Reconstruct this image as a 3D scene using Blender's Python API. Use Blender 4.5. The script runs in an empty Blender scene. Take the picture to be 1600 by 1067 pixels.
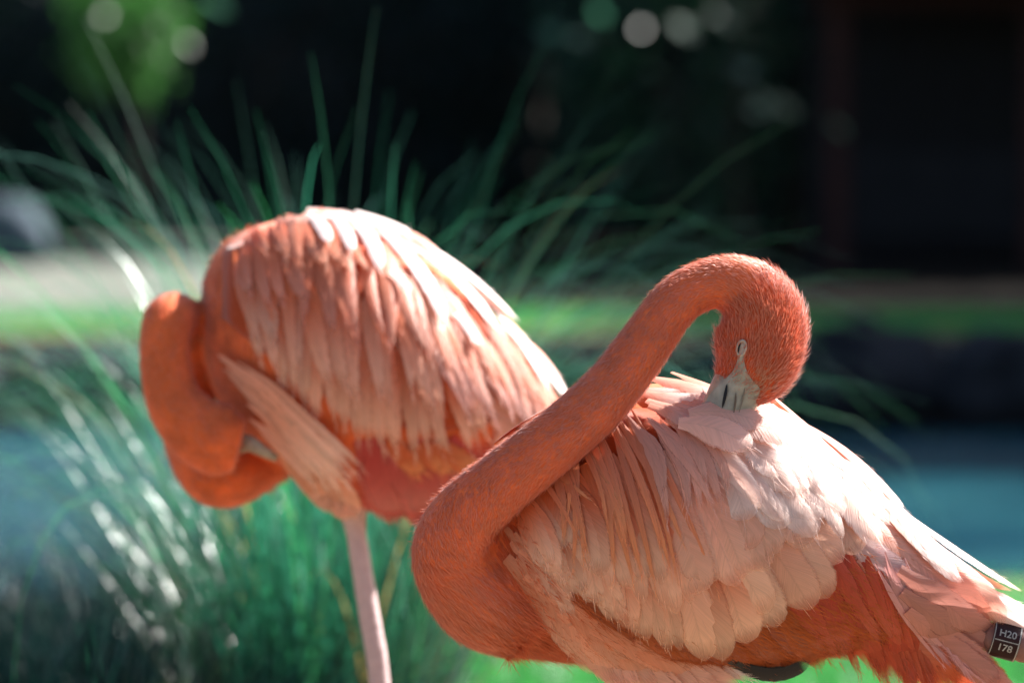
import bpy, bmesh, math, random
import numpy as np
from mathutils import Vector, noise as mnoise
from mathutils.bvhtree import BVHTree

random.seed(7)
rng = np.random.default_rng(7)
scene = bpy.context.scene
COL = scene.collection

# ------------------------------------------------------------------ camera
HC, F, PITCH = 1.30, 6000.0, math.atan(283.0 / 6000.0)
CP, SP = math.cos(PITCH), math.sin(PITCH)
CAM = np.array([0, 0, HC]); RT = np.array([1.0, 0, 0]); FW = np.array([0, CP, -SP]); UP = np.array([0, SP, CP])
cam = bpy.data.cameras.new('camera')
camo = bpy.data.objects.new('camera', cam); COL.objects.link(camo)
camo.location = CAM; camo.rotation_euler = (math.pi / 2 - PITCH, 0, 0)
cam.lens = 135; cam.sensor_width = 36; cam.clip_end = 2000; cam.clip_start = 0.1
cam.dof.use_dof = True; cam.dof.focus_distance = 3.99; cam.dof.aperture_fstop = 3.3
scene.camera = camo

# ------------------------------------------------------------------ sky, sun, exposure
SUN_AZ, SUN_EL = math.radians(57), math.radians(41)
world = bpy.data.worlds.new('World'); scene.world = world; world.use_nodes = True
wn = world.node_tree.nodes; wl = world.node_tree.links
sky = wn.new('ShaderNodeTexSky'); sky.sky_type = 'NISHITA'; sky.sun_disc = False
sky.dust_density = 1.6; sky.ozone_density = 0.8; sky.sun_elevation = SUN_EL; sky.sun_rotation = SUN_AZ
wl.new(sky.outputs[0], wn['Background'].inputs[0]); wn['Background'].inputs[1].default_value = 0.05
sl = bpy.data.lights.new('sun', 'SUN'); sl.energy = 5.0; sl.angle = math.radians(0.5); sl.color = (1, 0.965, 0.92)
so = bpy.data.objects.new('sun', sl); COL.objects.link(so)
SUN = np.array([math.sin(SUN_AZ) * math.cos(SUN_EL), math.cos(SUN_AZ) * math.cos(SUN_EL), math.sin(SUN_EL)])
so.rotation_euler = Vector(SUN).to_track_quat('Z', 'Y').to_euler(); so.location = (3, 6, 12)
vs = scene.view_settings
vs.view_transform = 'Standard'; vs.look = 'None'; vs.gamma = 1; vs.exposure = 2.12; vs.use_curve_mapping = False
scene.cycles.use_denoising = True
scene.cycles.max_bounces = 10; scene.cycles.transparent_max_bounces = 24
scene.cycles.sample_clamp_indirect = 8

# ------------------------------------------------------------------ helpers
def W(px, py, D):
    """point at picture position px,py (1600 wide photograph) and view depth D"""
    px, py, D = np.asarray(px, float), np.asarray(py, float), np.asarray(D, float)
    return CAM + D[..., None] * (FW + ((px - 800) / F)[..., None] * RT + ((533.5 - py) / F)[..., None] * UP)

def P2(p):
    d = p - CAM; D = d @ FW
    return 800 + F * (d @ RT) / D, 533.5 - F * (d @ UP) / D, D

def empty(name, loc, label, cat, group=None):
    o = bpy.data.objects.new(name, None); COL.objects.link(o); o.location = loc; o.empty_display_size = 0.1
    o['label'] = label; o['category'] = cat
    if group: o['group'] = group
    return o

def rootloc(o):
    l = np.zeros(3)
    while o is not None:
        l = l + np.array(o.location); o = o.parent
    return l

def make(name, v, f, mat, parent=None, smooth=True, col=None, uv=None, kind=None, alpha=1.0):
    """mesh object from world-space verts; f is an int array (n,3|4) or a list"""
    v = np.asarray(v, float)
    if parent is not None: v = v - rootloc(parent)
    me = bpy.data.meshes.new(name)
    if isinstance(f, np.ndarray):
        n, k = f.shape
        me.vertices.add(len(v)); me.vertices.foreach_set('co', v.astype(np.float32).ravel())
        me.loops.add(n * k); me.loops.foreach_set('vertex_index', f.astype(np.int32).ravel())
        me.polygons.add(n); me.polygons.foreach_set('loop_start', np.arange(0, n * k, k, dtype=np.int32))
        me.update(calc_edges=True)
    else:
        me.from_pydata([tuple(p) for p in v], [], [tuple(q) for q in f]); me.update()
    if smooth: me.polygons.foreach_set('use_smooth', np.ones(len(me.polygons), bool))
    if col is not None:
        a = me.color_attributes.new('Col', 'FLOAT_COLOR', 'POINT')
        c = np.ones((len(v), 4), np.float32); c[:, :3] = col; c[:, 3] = alpha
        a.data.foreach_set('color', c.ravel())
    if uv is not None:
        li = np.zeros(len(me.loops), np.int32); me.loops.foreach_get('vertex_index', li)
        l = me.uv_layers.new(name='UVMap'); l.data.foreach_set('uv', np.asarray(uv, np.float32)[li].ravel())
    me.materials.append(mat)
    o = bpy.data.objects.new(name, me); COL.objects.link(o)
    if parent is not None: o.parent = parent
    if kind: o['kind'] = kind
    return o

def unit(a):
    return a / np.maximum(np.linalg.norm(a, axis=-1, keepdims=True), 1e-9)

def sm(x, a, b):
    t = np.clip((x - a) / (b - a), 0, 1); return t * t * (3 - 2 * t)

class MB:
    def __init__(s): s.v = []; s.f = []
    def add(s, v, f):
        n = len(s.v); s.v += [tuple(p) for p in v]; s.f += [tuple(i + n for i in q) for q in f]
    def box(s, c, d, rz=0):
        c = np.array(c, float); d = np.array(d, float) / 2
        v = np.array([[x, y, z] for x in (-1, 1) for y in (-1, 1) for z in (-1, 1)]) * d
        r = np.array([[math.cos(rz), -math.sin(rz), 0], [math.sin(rz), math.cos(rz), 0], [0, 0, 1]])
        s.add(v @ r.T + c, [(0, 1, 3, 2), (4, 6, 7, 5), (0, 4, 5, 1), (2, 3, 7, 6), (0, 2, 6, 4), (1, 5, 7, 3)])
    def tube(s, pts, rad, n=10, flat=1.0):
        pts = np.array(pts, float); t = unit(np.gradient(pts, axis=0))
        ref = np.array([0.13, 1.0, 0.07]); v = []
        for p, d, r in zip(pts, t, rad):
            a = np.cross(d, ref); a /= np.linalg.norm(a); b = np.cross(d, a)
            for k in range(n):
                q = 2 * math.pi * k / n
                v.append(p + r * (a * math.cos(q) + b * math.sin(q) * flat))
        m = len(pts); f = [(i * n + k, i * n + (k + 1) % n, (i + 1) * n + (k + 1) % n, (i + 1) * n + k) for i in range(m - 1) for k in range(n)]
        f += [tuple(range(n))[::-1], tuple((m - 1) * n + k for k in range(n))]
        s.add(v, f)
    def build(s, name, mat, parent=None, smooth=False, kind=None):
        return make(name, np.array(s.v), s.f, mat, parent, smooth, kind=kind)

def spline(pts, n):
    """Catmull-Rom through rows of pts"""
    P = np.array(pts, float); m = len(P)
    Q = np.vstack([2 * P[0] - P[1], P, 2 * P[-1] - P[-2]])
    out = []
    for u in np.linspace(0, m - 1, n):
        i = min(int(u), m - 2); t = u - i
        a, b, c, d = Q[i:i + 4]
        out.append(0.5 * (2 * b + (c - a) * t + (2 * a - 5 * b + 4 * c - d) * t * t + (3 * b - a - 3 * c + d) * t ** 3))
    return np.array(out)

# ------------------------------------------------------------------ materials
def mat_new(name):
    m = bpy.data.materials.new(name); m.use_nodes = True
    nt = m.node_tree; b = nt.nodes['Principled BSDF']; b.inputs['Specular IOR Level'].default_value = 0.3
    return m, nt, nt.nodes, nt.links, b

def math_node(nt, op, a, b=None, c=None):
    n = nt.nodes.new('ShaderNodeMath'); n.operation = op
    for i, x in enumerate((a, b, c)):
        if x is None: continue
        if isinstance(x, (int, float)): n.inputs[i].default_value = x
        else: nt.links.new(x, n.inputs[i])
    return n.outputs[0]

def noise_mat(name, c1, c2, scale=6, rough=0.8, bump=0.3, bscale=40, spec=0.2, detail=6, trans=0.0, tcol=None):
    m, nt, N, L, b = mat_new(name)
    tc = N.new('ShaderNodeTexCoord')
    nz = N.new('ShaderNodeTexNoise'); nz.inputs['Scale'].default_value = scale; nz.inputs['Detail'].default_value = detail
    L.new(tc.outputs['Object'], nz.inputs['Vector'])
    rp = N.new('ShaderNodeValToRGB'); rp.color_ramp.elements[0].position = 0.35; rp.color_ramp.elements[1].position = 0.68
    rp.color_ramp.elements[0].color = (*c1, 1); rp.color_ramp.elements[1].color = (*c2, 1)
    L.new(nz.outputs[0], rp.inputs[0]); L.new(rp.outputs[0], b.inputs['Base Color'])
    b.inputs['Roughness'].default_value = rough; b.inputs['Specular IOR Level'].default_value = spec
    if bump:
        n2 = N.new('ShaderNodeTexNoise'); n2.inputs['Scale'].default_value = bscale; n2.inputs['Detail'].default_value = 5
        L.new(tc.outputs['Object'], n2.inputs['Vector'])
        bp = N.new('ShaderNodeBump'); bp.inputs['Strength'].default_value = bump; bp.inputs['Distance'].default_value = 0.02
        L.new(n2.outputs[0], bp.inputs['Height']); L.new(bp.outputs[0], b.inputs['Normal'])
    if trans:
        t = N.new('ShaderNodeBsdfTranslucent'); t.inputs[0].default_value = (*tcol, 1)
        mx = N.new('ShaderNodeMixShader'); mx.inputs[0].default_value = trans
        L.new(b.outputs[0], mx.inputs[1]); L.new(t.outputs[0], mx.inputs[2]); L.new(mx.outputs[0], N['Material Output'].inputs[0])
    return m

def leaf_mat(name, c1, c2, trans=0.4, tcol=(0.1, 0.3, 0.03), rough=0.4, spec=0.4):
    return noise_mat(name, c1, c2, scale=3, rough=rough, bump=0, spec=spec, trans=trans, tcol=tcol, detail=2)

def feather_mat():
    m, nt, N, L, b = mat_new('feather_vane')
    at = N.new('ShaderNodeAttribute'); at.attribute_name = 'Col'
    uv = N.new('ShaderNodeUVMap'); sp = N.new('ShaderNodeSeparateXYZ'); L.new(uv.outputs[0], sp.inputs[0])
    oi = N.new('ShaderNodeObjectInfo')
    u = math_node(nt, 'MULTIPLY_ADD', sp.outputs[0], 2.0, -1.0)
    w = math_node(nt, 'ABSOLUTE', u)
    v = sp.outputs[1]
    sgn = math_node(nt, 'SIGN', u)
    barb = math_node(nt, 'MULTIPLY_ADD', w, -0.22, v)
    seed = math_node(nt, 'MULTIPLY_ADD', oi.outputs['Random'], 91.0, math_node(nt, 'MULTIPLY', sgn, 3.7))
    def barbnoise(scale, detail, wob=0.25):
        cv = N.new('ShaderNodeCombineXYZ')
        L.new(math_node(nt, 'MULTIPLY', barb, scale), cv.inputs[0]); L.new(math_node(nt, 'MULTIPLY', w, wob), cv.inputs[1]); L.new(seed, cv.inputs[2])
        nz = N.new('ShaderNodeTexNoise'); nz.inputs['Scale'].default_value = 1; nz.inputs['Detail'].default_value = detail
        L.new(cv.outputs[0], nz.inputs['Vector']); return nz.outputs[0]
    nb = barbnoise(85.0, 3); nc = barbnoise(16.0, 4, 0.6)
    # colour: barbs and soft splits
    k = math_node(nt, 'MULTIPLY_ADD', nb, 0.42, 0.62)
    k = math_node(nt, 'MULTIPLY', k, math_node(nt, 'MULTIPLY_ADD', nc, 0.42, 0.97))
    shaft = N.new('ShaderNodeMapRange'); L.new(w, shaft.inputs[0]); shaft.inputs[1].default_value = 0.025; shaft.inputs[2].default_value = 0.06
    shaft.inputs[3].default_value = 0.90; shaft.inputs[4].default_value = 1.0
    k = math_node(nt, 'MULTIPLY', k, shaft.outputs[0])
    mc = N.new('ShaderNodeVectorMath'); mc.operation = 'SCALE'; L.new(at.outputs['Color'], mc.inputs[0]); L.new(k, mc.inputs['Scale'])
    L.new(mc.outputs[0], b.inputs['Base Color'])
    b.inputs['Roughness'].default_value = 0.42; b.inputs['Specular IOR Level'].default_value = 0.4
    b.inputs['Sheen Weight'].default_value = 0.25
    bp = N.new('ShaderNodeBump'); bp.inputs['Strength'].default_value = 0.35; bp.inputs['Distance'].default_value = 0.002
    L.new(nb, bp.inputs['Height']); L.new(bp.outputs[0], b.inputs['Normal'])
    tr = N.new('ShaderNodeBsdfTranslucent'); L.new(mc.outputs[0], tr.inputs[0])
    mx = N.new('ShaderNodeMixShader'); mx.inputs[0].default_value = 0.38
    L.new(b.outputs[0], mx.inputs[1]); L.new(tr.outputs[0], mx.inputs[2])
    # ragged edge: barbs of unequal length
    f = math_node(nt, 'MULTIPLY', math_node(nt, 'MULTIPLY_ADD', v, 0.60, 0.12), at.outputs['Alpha'])
    e = math_node(nt, 'MULTIPLY_ADD', math_node(nt, 'MULTIPLY', nb, nb), f, w)
    e2 = math_node(nt, 'ADD', e, math_node(nt, 'MULTIPLY', math_node(nt, 'SUBTRACT', nc, 0.5), math_node(nt, 'MULTIPLY', f, 0.9)))
    tipn = N.new('ShaderNodeTexNoise'); cv = N.new('ShaderNodeCombineXYZ')
    L.new(math_node(nt, 'MULTIPLY', u, 14.0), cv.inputs[0]); L.new(seed, cv.inputs[1]); L.new(cv.outputs[0], tipn.inputs['Vector'])
    tipn.inputs['Scale'].default_value = 1; tipn.inputs['Detail'].default_value = 3
    tip = math_node(nt, 'MULTIPLY_ADD', tipn.outputs[0], math_node(nt, 'MULTIPLY_ADD', at.outputs['Alpha'], 0.20, 0.02), math_node(nt, 'SUBTRACT', v, 0.03))
    al = N.new('ShaderNodeMapRange'); L.new(math_node(nt, 'MAXIMUM', e2, tip), al.inputs[0])
    al.inputs[1].default_value = 0.90; al.inputs[2].default_value = 1.06; al.inputs[3].default_value = 1; al.inputs[4].default_value = 0
    tp = N.new('ShaderNodeBsdfTransparent'); mx2 = N.new('ShaderNodeMixShader')
    L.new(al.outputs[0], mx2.inputs[0]); L.new(tp.outputs[0], mx2.inputs[1]); L.new(mx.outputs[0], mx2.inputs[2])
    L.new(mx2.outputs[0], N['Material Output'].inputs[0])
    return m

def col_mat(name, rough=0.7, trans=0.3, spec=0.15, bump=0.0, bscale=200, sheen=0.2, var=0.25):
    m, nt, N, L, b = mat_new(name)
    at = N.new('ShaderNodeAttribute'); at.attribute_name = 'Col'
    tc = N.new('ShaderNodeTexCoord'); nz = N.new('ShaderNodeTexNoise'); nz.inputs['Scale'].default_value = bscale; nz.inputs['Detail'].default_value = 4
    L.new(tc.outputs['Object'], nz.inputs['Vector'])
    k = math_node(nt, 'MULTIPLY_ADD', nz.outputs[0], var * 2, 1 - var)
    mc = N.new('ShaderNodeVectorMath'); mc.operation = 'SCALE'; L.new(at.outputs['Color'], mc.inputs[0]); L.new(k, mc.inputs['Scale'])
    L.new(mc.outputs[0], b.inputs['Base Color']); b.inputs['Roughness'].default_value = rough; b.inputs['Specular IOR Level'].default_value = spec
    b.inputs['Sheen Weight'].default_value = sheen
    if bump:
        bp = N.new('ShaderNodeBump'); bp.inputs['Strength'].default_value = bump; bp.inputs['Distance'].default_value = 0.003
        L.new(nz.outputs[0], bp.inputs['Height']); L.new(bp.outputs[0], b.inputs['Normal'])
    if trans:
        t = N.new('ShaderNodeBsdfTranslucent'); L.new(mc.outputs[0], t.inputs[0])
        mx = N.new('ShaderNodeMixShader'); mx.inputs[0].default_value = trans
        L.new(b.outputs[0], mx.inputs[1]); L.new(t.outputs[0], mx.inputs[2]); L.new(mx.outputs[0], N['Material Output'].inputs[0])
    return m

M = {}
M['feather'] = feather_mat()
M['skin'] = col_mat('plumage_base', 0.8, 0.0, 0.1, bump=0.2, bscale=260, var=0.06)
M['down'] = col_mat('down_strand', 0.5, 0.30, 0.6, var=0.03, sheen=0.2)
M['flankdown'] = col_mat('flank_strand', 0.5, 0.3, 0.25, var=0.05, sheen=0.0)
M['tuft'] = col_mat('down_tuft', 0.42, 0.35, 1.0, var=0.03, sheen=1.0)
M['bill'] = col_mat('bill_horn', 0.45, 0.0, 0.35, bump=0.5, bscale=95, sheen=0, var=0.5)
M['leg'] = col_mat('leg_skin', 0.5, 0.0, 0.3, bump=0.6, bscale=120, sheen=0, var=0.2)
M['black'] = noise_mat('black_slit', (0.008, 0.007, 0.008), (0.015, 0.013, 0.014), 30, 0.5, 0)
M['band'] = noise_mat('band_plastic', (0.016, 0.005, 0.006), (0.030, 0.008, 0.009), 60, 0.45, 0.1, spec=0.15)
M['bandrim'] = noise_mat('band_engraving', (0.22, 0.21, 0.20), (0.34, 0.32, 0.30), 90, 0.5, 0)
M['blade'] = leaf_mat('grass_blade_green', (0.03, 0.15, 0.07), (0.075, 0.27, 0.11), 0.35, (0.05, 0.36, 0.13), 0.30, 0.5)
M['sedge'] = leaf_mat('sedge_blade_dark', (0.003, 0.010, 0.012), (0.008, 0.024, 0.024), 0.12, (0.008, 0.05, 0.04), 0.4, 0.1)
M['blade2'] = leaf_mat('grass_blade_blue_green', (0.025, 0.11, 0.085), (0.075, 0.23, 0.17), 0.3, (0.035, 0.27, 0.16), 0.3, 0.4)
M['blade3'] = leaf_mat('grass_blade_dry', (0.14, 0.13, 0.05), (0.24, 0.20, 0.08), 0.4, (0.4, 0.28, 0.09), 0.5, 0.3)
M['blade1'] = leaf_mat('grass_blade_shade_green', (0.016, 0.08, 0.058), (0.05, 0.165, 0.11), 0.3, (0.03, 0.21, 0.11), 0.3, 0.45)
M['turf'] = leaf_mat('turf_blade', (0.02, 0.11, 0.03), (0.05, 0.20, 0.05), 0.4, (0.05, 0.32, 0.06), 0.4, 0.4)
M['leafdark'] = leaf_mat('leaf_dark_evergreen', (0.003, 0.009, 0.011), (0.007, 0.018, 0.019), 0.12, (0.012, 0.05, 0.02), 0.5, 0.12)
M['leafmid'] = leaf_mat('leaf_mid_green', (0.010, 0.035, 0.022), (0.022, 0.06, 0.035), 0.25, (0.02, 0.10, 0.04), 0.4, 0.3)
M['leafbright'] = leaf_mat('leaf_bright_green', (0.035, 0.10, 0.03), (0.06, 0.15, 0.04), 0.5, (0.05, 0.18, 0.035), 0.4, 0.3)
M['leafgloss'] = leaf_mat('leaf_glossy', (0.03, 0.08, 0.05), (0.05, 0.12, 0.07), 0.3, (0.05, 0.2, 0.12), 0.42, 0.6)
M['bark'] = noise_mat('bark', (0.015, 0.012, 0.010), (0.04, 0.030, 0.024), 9, 0.9, 0.8, 25)
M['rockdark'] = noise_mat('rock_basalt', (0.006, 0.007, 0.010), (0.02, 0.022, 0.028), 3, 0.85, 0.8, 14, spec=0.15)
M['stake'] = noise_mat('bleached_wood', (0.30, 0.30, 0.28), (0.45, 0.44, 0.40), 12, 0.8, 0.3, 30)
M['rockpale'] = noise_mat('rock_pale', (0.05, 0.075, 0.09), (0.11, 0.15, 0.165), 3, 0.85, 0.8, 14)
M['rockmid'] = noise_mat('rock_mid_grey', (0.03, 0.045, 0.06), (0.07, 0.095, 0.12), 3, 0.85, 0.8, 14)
M['wood'] = noise_mat('dark_stained_timber', (0.003, 0.004, 0.006), (0.008, 0.008, 0.011), 5, 0.7, 0.4, 30)
M['woodred'] = noise_mat('red_brown_timber', (0.020, 0.005, 0.005), (0.034, 0.009, 0.008), 6, 0.65, 0.3, 30)
M['roofmat'] = noise_mat('roof_shingle', (0.03, 0.028, 0.03), (0.06, 0.055, 0.055), 6, 0.85, 0.5, 20)

# ------------------------------------------------------------------ the setting: ground, pond
def gh(x, y):
    x, y = np.asarray(x, float), np.asarray(y, float)
    e1 = 12.1 + 0.35 * np.sin(x * 0.9 + 0.6) + 0.2 * np.sin(x * 2.3)
    e2 = 19.9 + 0.3 * np.sin(x * 0.8 + 2.0)
    basin = sm(y, e1 - 0.5, e1 + 0.8) * (1 - sm(y, e2 - 0.7, e2 + 0.4)) * (1 - sm(np.abs(x), 26, 30))
    h = -0.45 * basin + 0.10 * sm(y, 20, 22)
    h = h + 0.30 * np.exp(-(((x + 0.26) / 0.55) ** 2 + ((y - 6.3) / 0.5) ** 2))
    h = h + 0.012 * np.sin(x * 3.1 + y) * np.sin(y * 2.7 - x * 0.7) * sm(y, 5, 7)
    return h

def ground_mat():
    m, nt, N, L, b = mat_new('ground_sand_and_turf')
    tc = N.new('ShaderNodeTexCoord'); sp = N.new('ShaderNodeSeparateXYZ'); L.new(tc.outputs['Object'], sp.inputs[0])
    def nz(scale, detail=5):
        n = N.new('ShaderNodeTexNoise'); n.inputs['Scale'].default_value = scale; n.inputs['Detail'].default_value = detail
        L.new(tc.outputs['Object'], n.inputs['Vector']); return n.outputs[0]
    n1, n2 = nz(1.3), nz(14)
    y = math_node(nt, 'ADD', sp.outputs[1], math_node(nt, 'MULTIPLY_ADD', n1, 1.6, -0.8))
    def band(a, c, soft=0.5):
        r1 = N.new('ShaderNodeMapRange'); r2 = N.new('ShaderNodeMapRange')
        for r, p in ((r1, a), (r2, c)):
            L.new(y, r.inputs[0]); r.inputs[1].default_value = p - soft; r.inputs[2].default_value = p + soft
        return math_node(nt, 'SUBTRACT', r1.outputs[0], r2.outputs[0])
    x = math_node(nt, 'ADD', sp.outputs[0], math_node(nt, 'MULTIPLY_ADD', n1, 0.8, -0.4))
    def right(a, soft=0.3):
        r = N.new('ShaderNodeMapRange'); L.new(x, r.inputs[0]); r.inputs[1].default_value = a - soft; r.inputs[2].default_value = a + soft; return r.outputs[0]
    g = math_node(nt, 'MAXIMUM', math_node(nt, 'MULTIPLY', band(8.6, 11.3, 0.3), right(-0.75)), band(27.2, 30.2, 0.4))
    soil_and_shade = math_node(nt, 'MAXIMUM', math_node(nt, 'MULTIPLY', band(30.8, 400, 0.4), right(-1.9, 0.5)), band(18.6, 26.5, 0.4))  # dark mud on the far bank; right of the path, tree shade painted dark
    soil_and_shade = math_node(nt, 'MAXIMUM', soil_and_shade, math_node(nt, 'SUBTRACT', band(7.4, 12.4, 0.3), right(-0.75)))  # near left bank: its shade painted as dark ground colour too
    def ramp(src, c1, c2):
        r = N.new('ShaderNodeValToRGB'); r.color_ramp.elements[0].position = 0.3; r.color_ramp.elements[1].position = 0.7
        r.color_ramp.elements[0].color = (*c1, 1); r.color_ramp.elements[1].color = (*c2, 1); L.new(src, r.inputs[0]); return r.outputs[0]
    near = ramp(n2, (0.155, 0.112, 0.068), (0.24, 0.18, 0.115)); path = ramp(n2, (0.11, 0.115, 0.098), (0.17, 0.175, 0.152))
    mp_ = N.new('ShaderNodeMix'); mp_.data_type = 'RGBA'; L.new(band(30.0, 2000, 0.4), mp_.inputs[0]); L.new(near, mp_.inputs[6]); L.new(path, mp_.inputs[7]); sand = mp_.outputs[2]; turf = ramp(n2, (0.012, 0.105, 0.018), (0.03, 0.19, 0.03))
    mx = N.new('ShaderNodeMix'); mx.data_type = 'RGBA'; L.new(g, mx.inputs[0]); L.new(sand, mx.inputs[6]); L.new(turf, mx.inputs[7])
    ms = N.new('ShaderNodeMix'); ms.data_type = 'RGBA'; L.new(soil_and_shade, ms.inputs[0]); L.new(mx.outputs[2], ms.inputs[6]); L.new(ramp(n2, (0.007, 0.007, 0.007), (0.018, 0.016, 0.014)), ms.inputs[7])
    L.new(ms.outputs[2], b.inputs['Base Color']); b.inputs['Roughness'].default_value = 0.95; b.inputs['Specular IOR Level'].default_value = 0.0
    bp = N.new('ShaderNodeBump'); bp.inputs['Strength'].default_value = 0.6; bp.inputs['Distance'].default_value = 0.02
    L.new(nz(60), bp.inputs['Height']); L.new(bp.outputs[0], b.inputs['Normal'])
    return m

def axis(lo, hi, core0, core1, step):
    a = list(np.arange(core0, core1 + 1e-6, step)); s = step; x = core0
    while x > lo: s *= 1.35; x -= s; a.insert(0, x)
    s = step; x = core1
    while x < hi: s *= 1.35; x += s; a.append(x)
    return np.array(a)
gx, gy = axis(-600, 600, -12, 12, 0.24), axis(-400, 1500, 5, 26, 0.2)
GX, GY = np.meshgrid(gx, gy); nx, ny = len(gx), len(gy)
idx = np.arange(nx * ny).reshape(ny, nx)
gf = np.stack([idx[:-1, :-1], idx[:-1, 1:], idx[1:, 1:], idx[1:, :-1]], -1).reshape(-1, 4)
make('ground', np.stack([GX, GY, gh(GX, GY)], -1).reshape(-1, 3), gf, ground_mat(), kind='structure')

def water_mat():
    m, nt, N, L, b = mat_new('pond_water_turquoise')
    tc = N.new('ShaderNodeTexCoord'); nz = N.new('ShaderNodeTexNoise'); nz.inputs['Scale'].default_value = 0.55; nz.inputs['Detail'].default_value = 3
    mp = N.new('ShaderNodeMapping'); mp.inputs['Scale'].default_value = (0.8, 1.6, 1); L.new(tc.outputs['Object'], mp.inputs[0]); L.new(mp.outputs[0], nz.inputs['Vector'])
    r = N.new('ShaderNodeValToRGB'); r.color_ramp.elements[0].color = (0.001, 0.022, 0.038, 1); r.color_ramp.elements[1].color = (0.012, 0.058, 0.068, 1)
    r.color_ramp.elements[0].position = 0.35; r.color_ramp.elements[1].position = 0.7
    L.new(nz.outputs[0], r.inputs[0]); L.new(r.outputs[0], b.inputs['Base Color'])
    b.inputs['Roughness'].default_value = 0.16; b.inputs['IOR'].default_value = 1.33; b.inputs['Specular IOR Level'].default_value = 0.07
    n2 = N.new('ShaderNodeTexNoise'); n2.inputs['Scale'].default_value = 7; n2.inputs['Detail'].default_value = 4
    L.new(tc.outputs['Object'], n2.inputs['Vector'])
    bp = N.new('ShaderNodeBump'); bp.inputs['Strength'].default_value = 0.7; bp.inputs['Distance'].default_value = 0.06
    L.new(n2.outputs[0], bp.inputs['Height']); L.new(bp.outputs[0], b.inputs['Normal'])
    return m
wx = np.linspace(-28, 28, 57); wy = np.linspace(11.4, 20.4, 10); WX, WY = np.meshgrid(wx, wy)
wi = np.arange(57 * 10).reshape(10, 57)
make('pond_water', np.stack([WX, WY, WX * 0 - 0.09], -1).reshape(-1, 3),
     np.stack([wi[:-1, :-1], wi[:-1, 1:], wi[1:, 1:], wi[1:, :-1]], -1).reshape(-1, 4), water_mat(), kind='structure')

# ------------------------------------------------------------------ blades
def blades(root, az, el, length, width, droop, nseg=10, twist=0.4):
    """ribbon blades as arrays -> verts, faces"""
    n = len(az); root = np.asarray(root, float)
    h = np.stack([np.cos(az), np.sin(az), 0 * az], -1)
    t = np.linspace(0, 1, nseg + 1)
    P = np.zeros((n, nseg + 1, 3)); P[:, 0] = root; T = np.zeros_like(P)
    for i in range(nseg + 1):
        e = el - droop * t[i] ** 2.6
        d = h * np.cos(e)[:, None] + np.array([0, 0, 1.0]) * np.sin(e)[:, None]
        T[:, i] = d
        if i < nseg: P[:, i + 1] = P[:, i] + d * (length / nseg)[:, None]
    side = np.stack([-np.sin(az), np.cos(az), 0 * az], -1)
    ang = rng.uniform(-twist, twist, n)[:, None] * (0.3 + t[None, :])
    nrm = np.cross(T, side[:, None, :])
    S = side[:, None, :] * np.cos(ang)[..., None] + nrm * np.sin(ang)[..., None]
    wp = np.minimum(0.55 + t * 2.2, 1.0) * np.maximum(1 - t, 0.02) ** 0.55
    hw = (width[:, None] * wp[None, :] / 2)[..., None]
    V = np.stack([P - S * hw, P + S * hw], 2)                    # n,seg+1,2,3
    base = (np.arange(n) * (nseg + 1) * 2)[:, None]
    k = np.arange(nseg) * 2
    Fq = np.stack([base + k, base + k + 1, base + k + 3, base + k + 2], -1).reshape(-1, 4)
    return V.reshape(-1, 3), Fq

def tussock(name, loc, label, nmass, nbig, lmin, lmax, spread, rad, elmin, wscale=1.0, azc=None, mass='blade2', bigmats=('blade', 'blade', 'blade2', 'blade2', 'blade3')):
    e = empty(name, loc, label, 'grass clump')
    def params(n):
        a = rng.uniform(0, 2 * math.pi, n); r = rad * np.sqrt(rng.uniform(0, 1, n))
        x, y = loc[0] + r * np.cos(a), loc[1] + r * np.sin(a)
        az = a + rng.normal(0, 0.7, n)
        if azc is not None:
            k = rng.uniform(0, 1, n) < 0.6; az = np.where(k, azc + rng.normal(0, 0.7, n), az)
        el = np.radians(rng.uniform(elmin, 88, n)); L = rng.uniform(lmin, lmax, n)
        droop = (0.35 + (spread - 0.35) * rng.uniform(0, 1, n) ** 0.7) * (1.35 - 0.5 * (el / 1.5))
        return np.stack([x, y, gh(x, y) - 0.01], -1), az, el, L, rng.uniform(0.003, 0.0068, n) * wscale, droop
    v, f = blades(*params(nmass)); make('blade_mass', v, f, M[mass], e, kind='stuff')
    p = params(nbig); mats = [M[q] for q in bigmats]
    for i in range(nbig):
        v, f = blades(p[0][i:i + 1], p[1][i:i + 1], p[2][i:i + 1], p[3][i:i + 1], p[4][i:i + 1] * 1.35, p[5][i:i + 1], 12)
        make('blade', v, f, mats[int(rng.integers(0, len(mats)))], e)
    # short dead thatch at the crown of the plant
    v, f = blades(*[q for q in (lambda z: (z[0], z[1], z[2] * 0.8, z[3] * 0.28, z[4], z[5]))(params(260))], 4)
    make('thatch', v, f, M['sedge'], e, kind='stuff')
    return e
rng = np.random.default_rng(23)
tussock('fountain_grass', (-0.30, 6.3, float(gh(-0.30, 6.3))), 'large fountain grass clump with tall arching blades behind the folded-neck flamingo', 1000, 290, 0.65, 1.32, 3.1, 0.16, 52, 0.74, mass='blade1', bigmats=('blade', 'blade2') * 6 + ('blade3',))
for x_, y_, lb in [(-1.25, 9.0, 'dark sedge clump on bare ground at the pond edge past the low sedge'), (-0.85, 9.9, 'small dark sedge clump at the waterline behind the fountain grass')]:
    tussock('sedge_clump', (x_, y_, float(gh(x_, y_))), lb, 700, 24, 0.25, 0.55, 2.0, 0.42, 35, 1.5, mass='sedge', bigmats=('sedge', 'sedge', 'blade1', 'blade2'))
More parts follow.
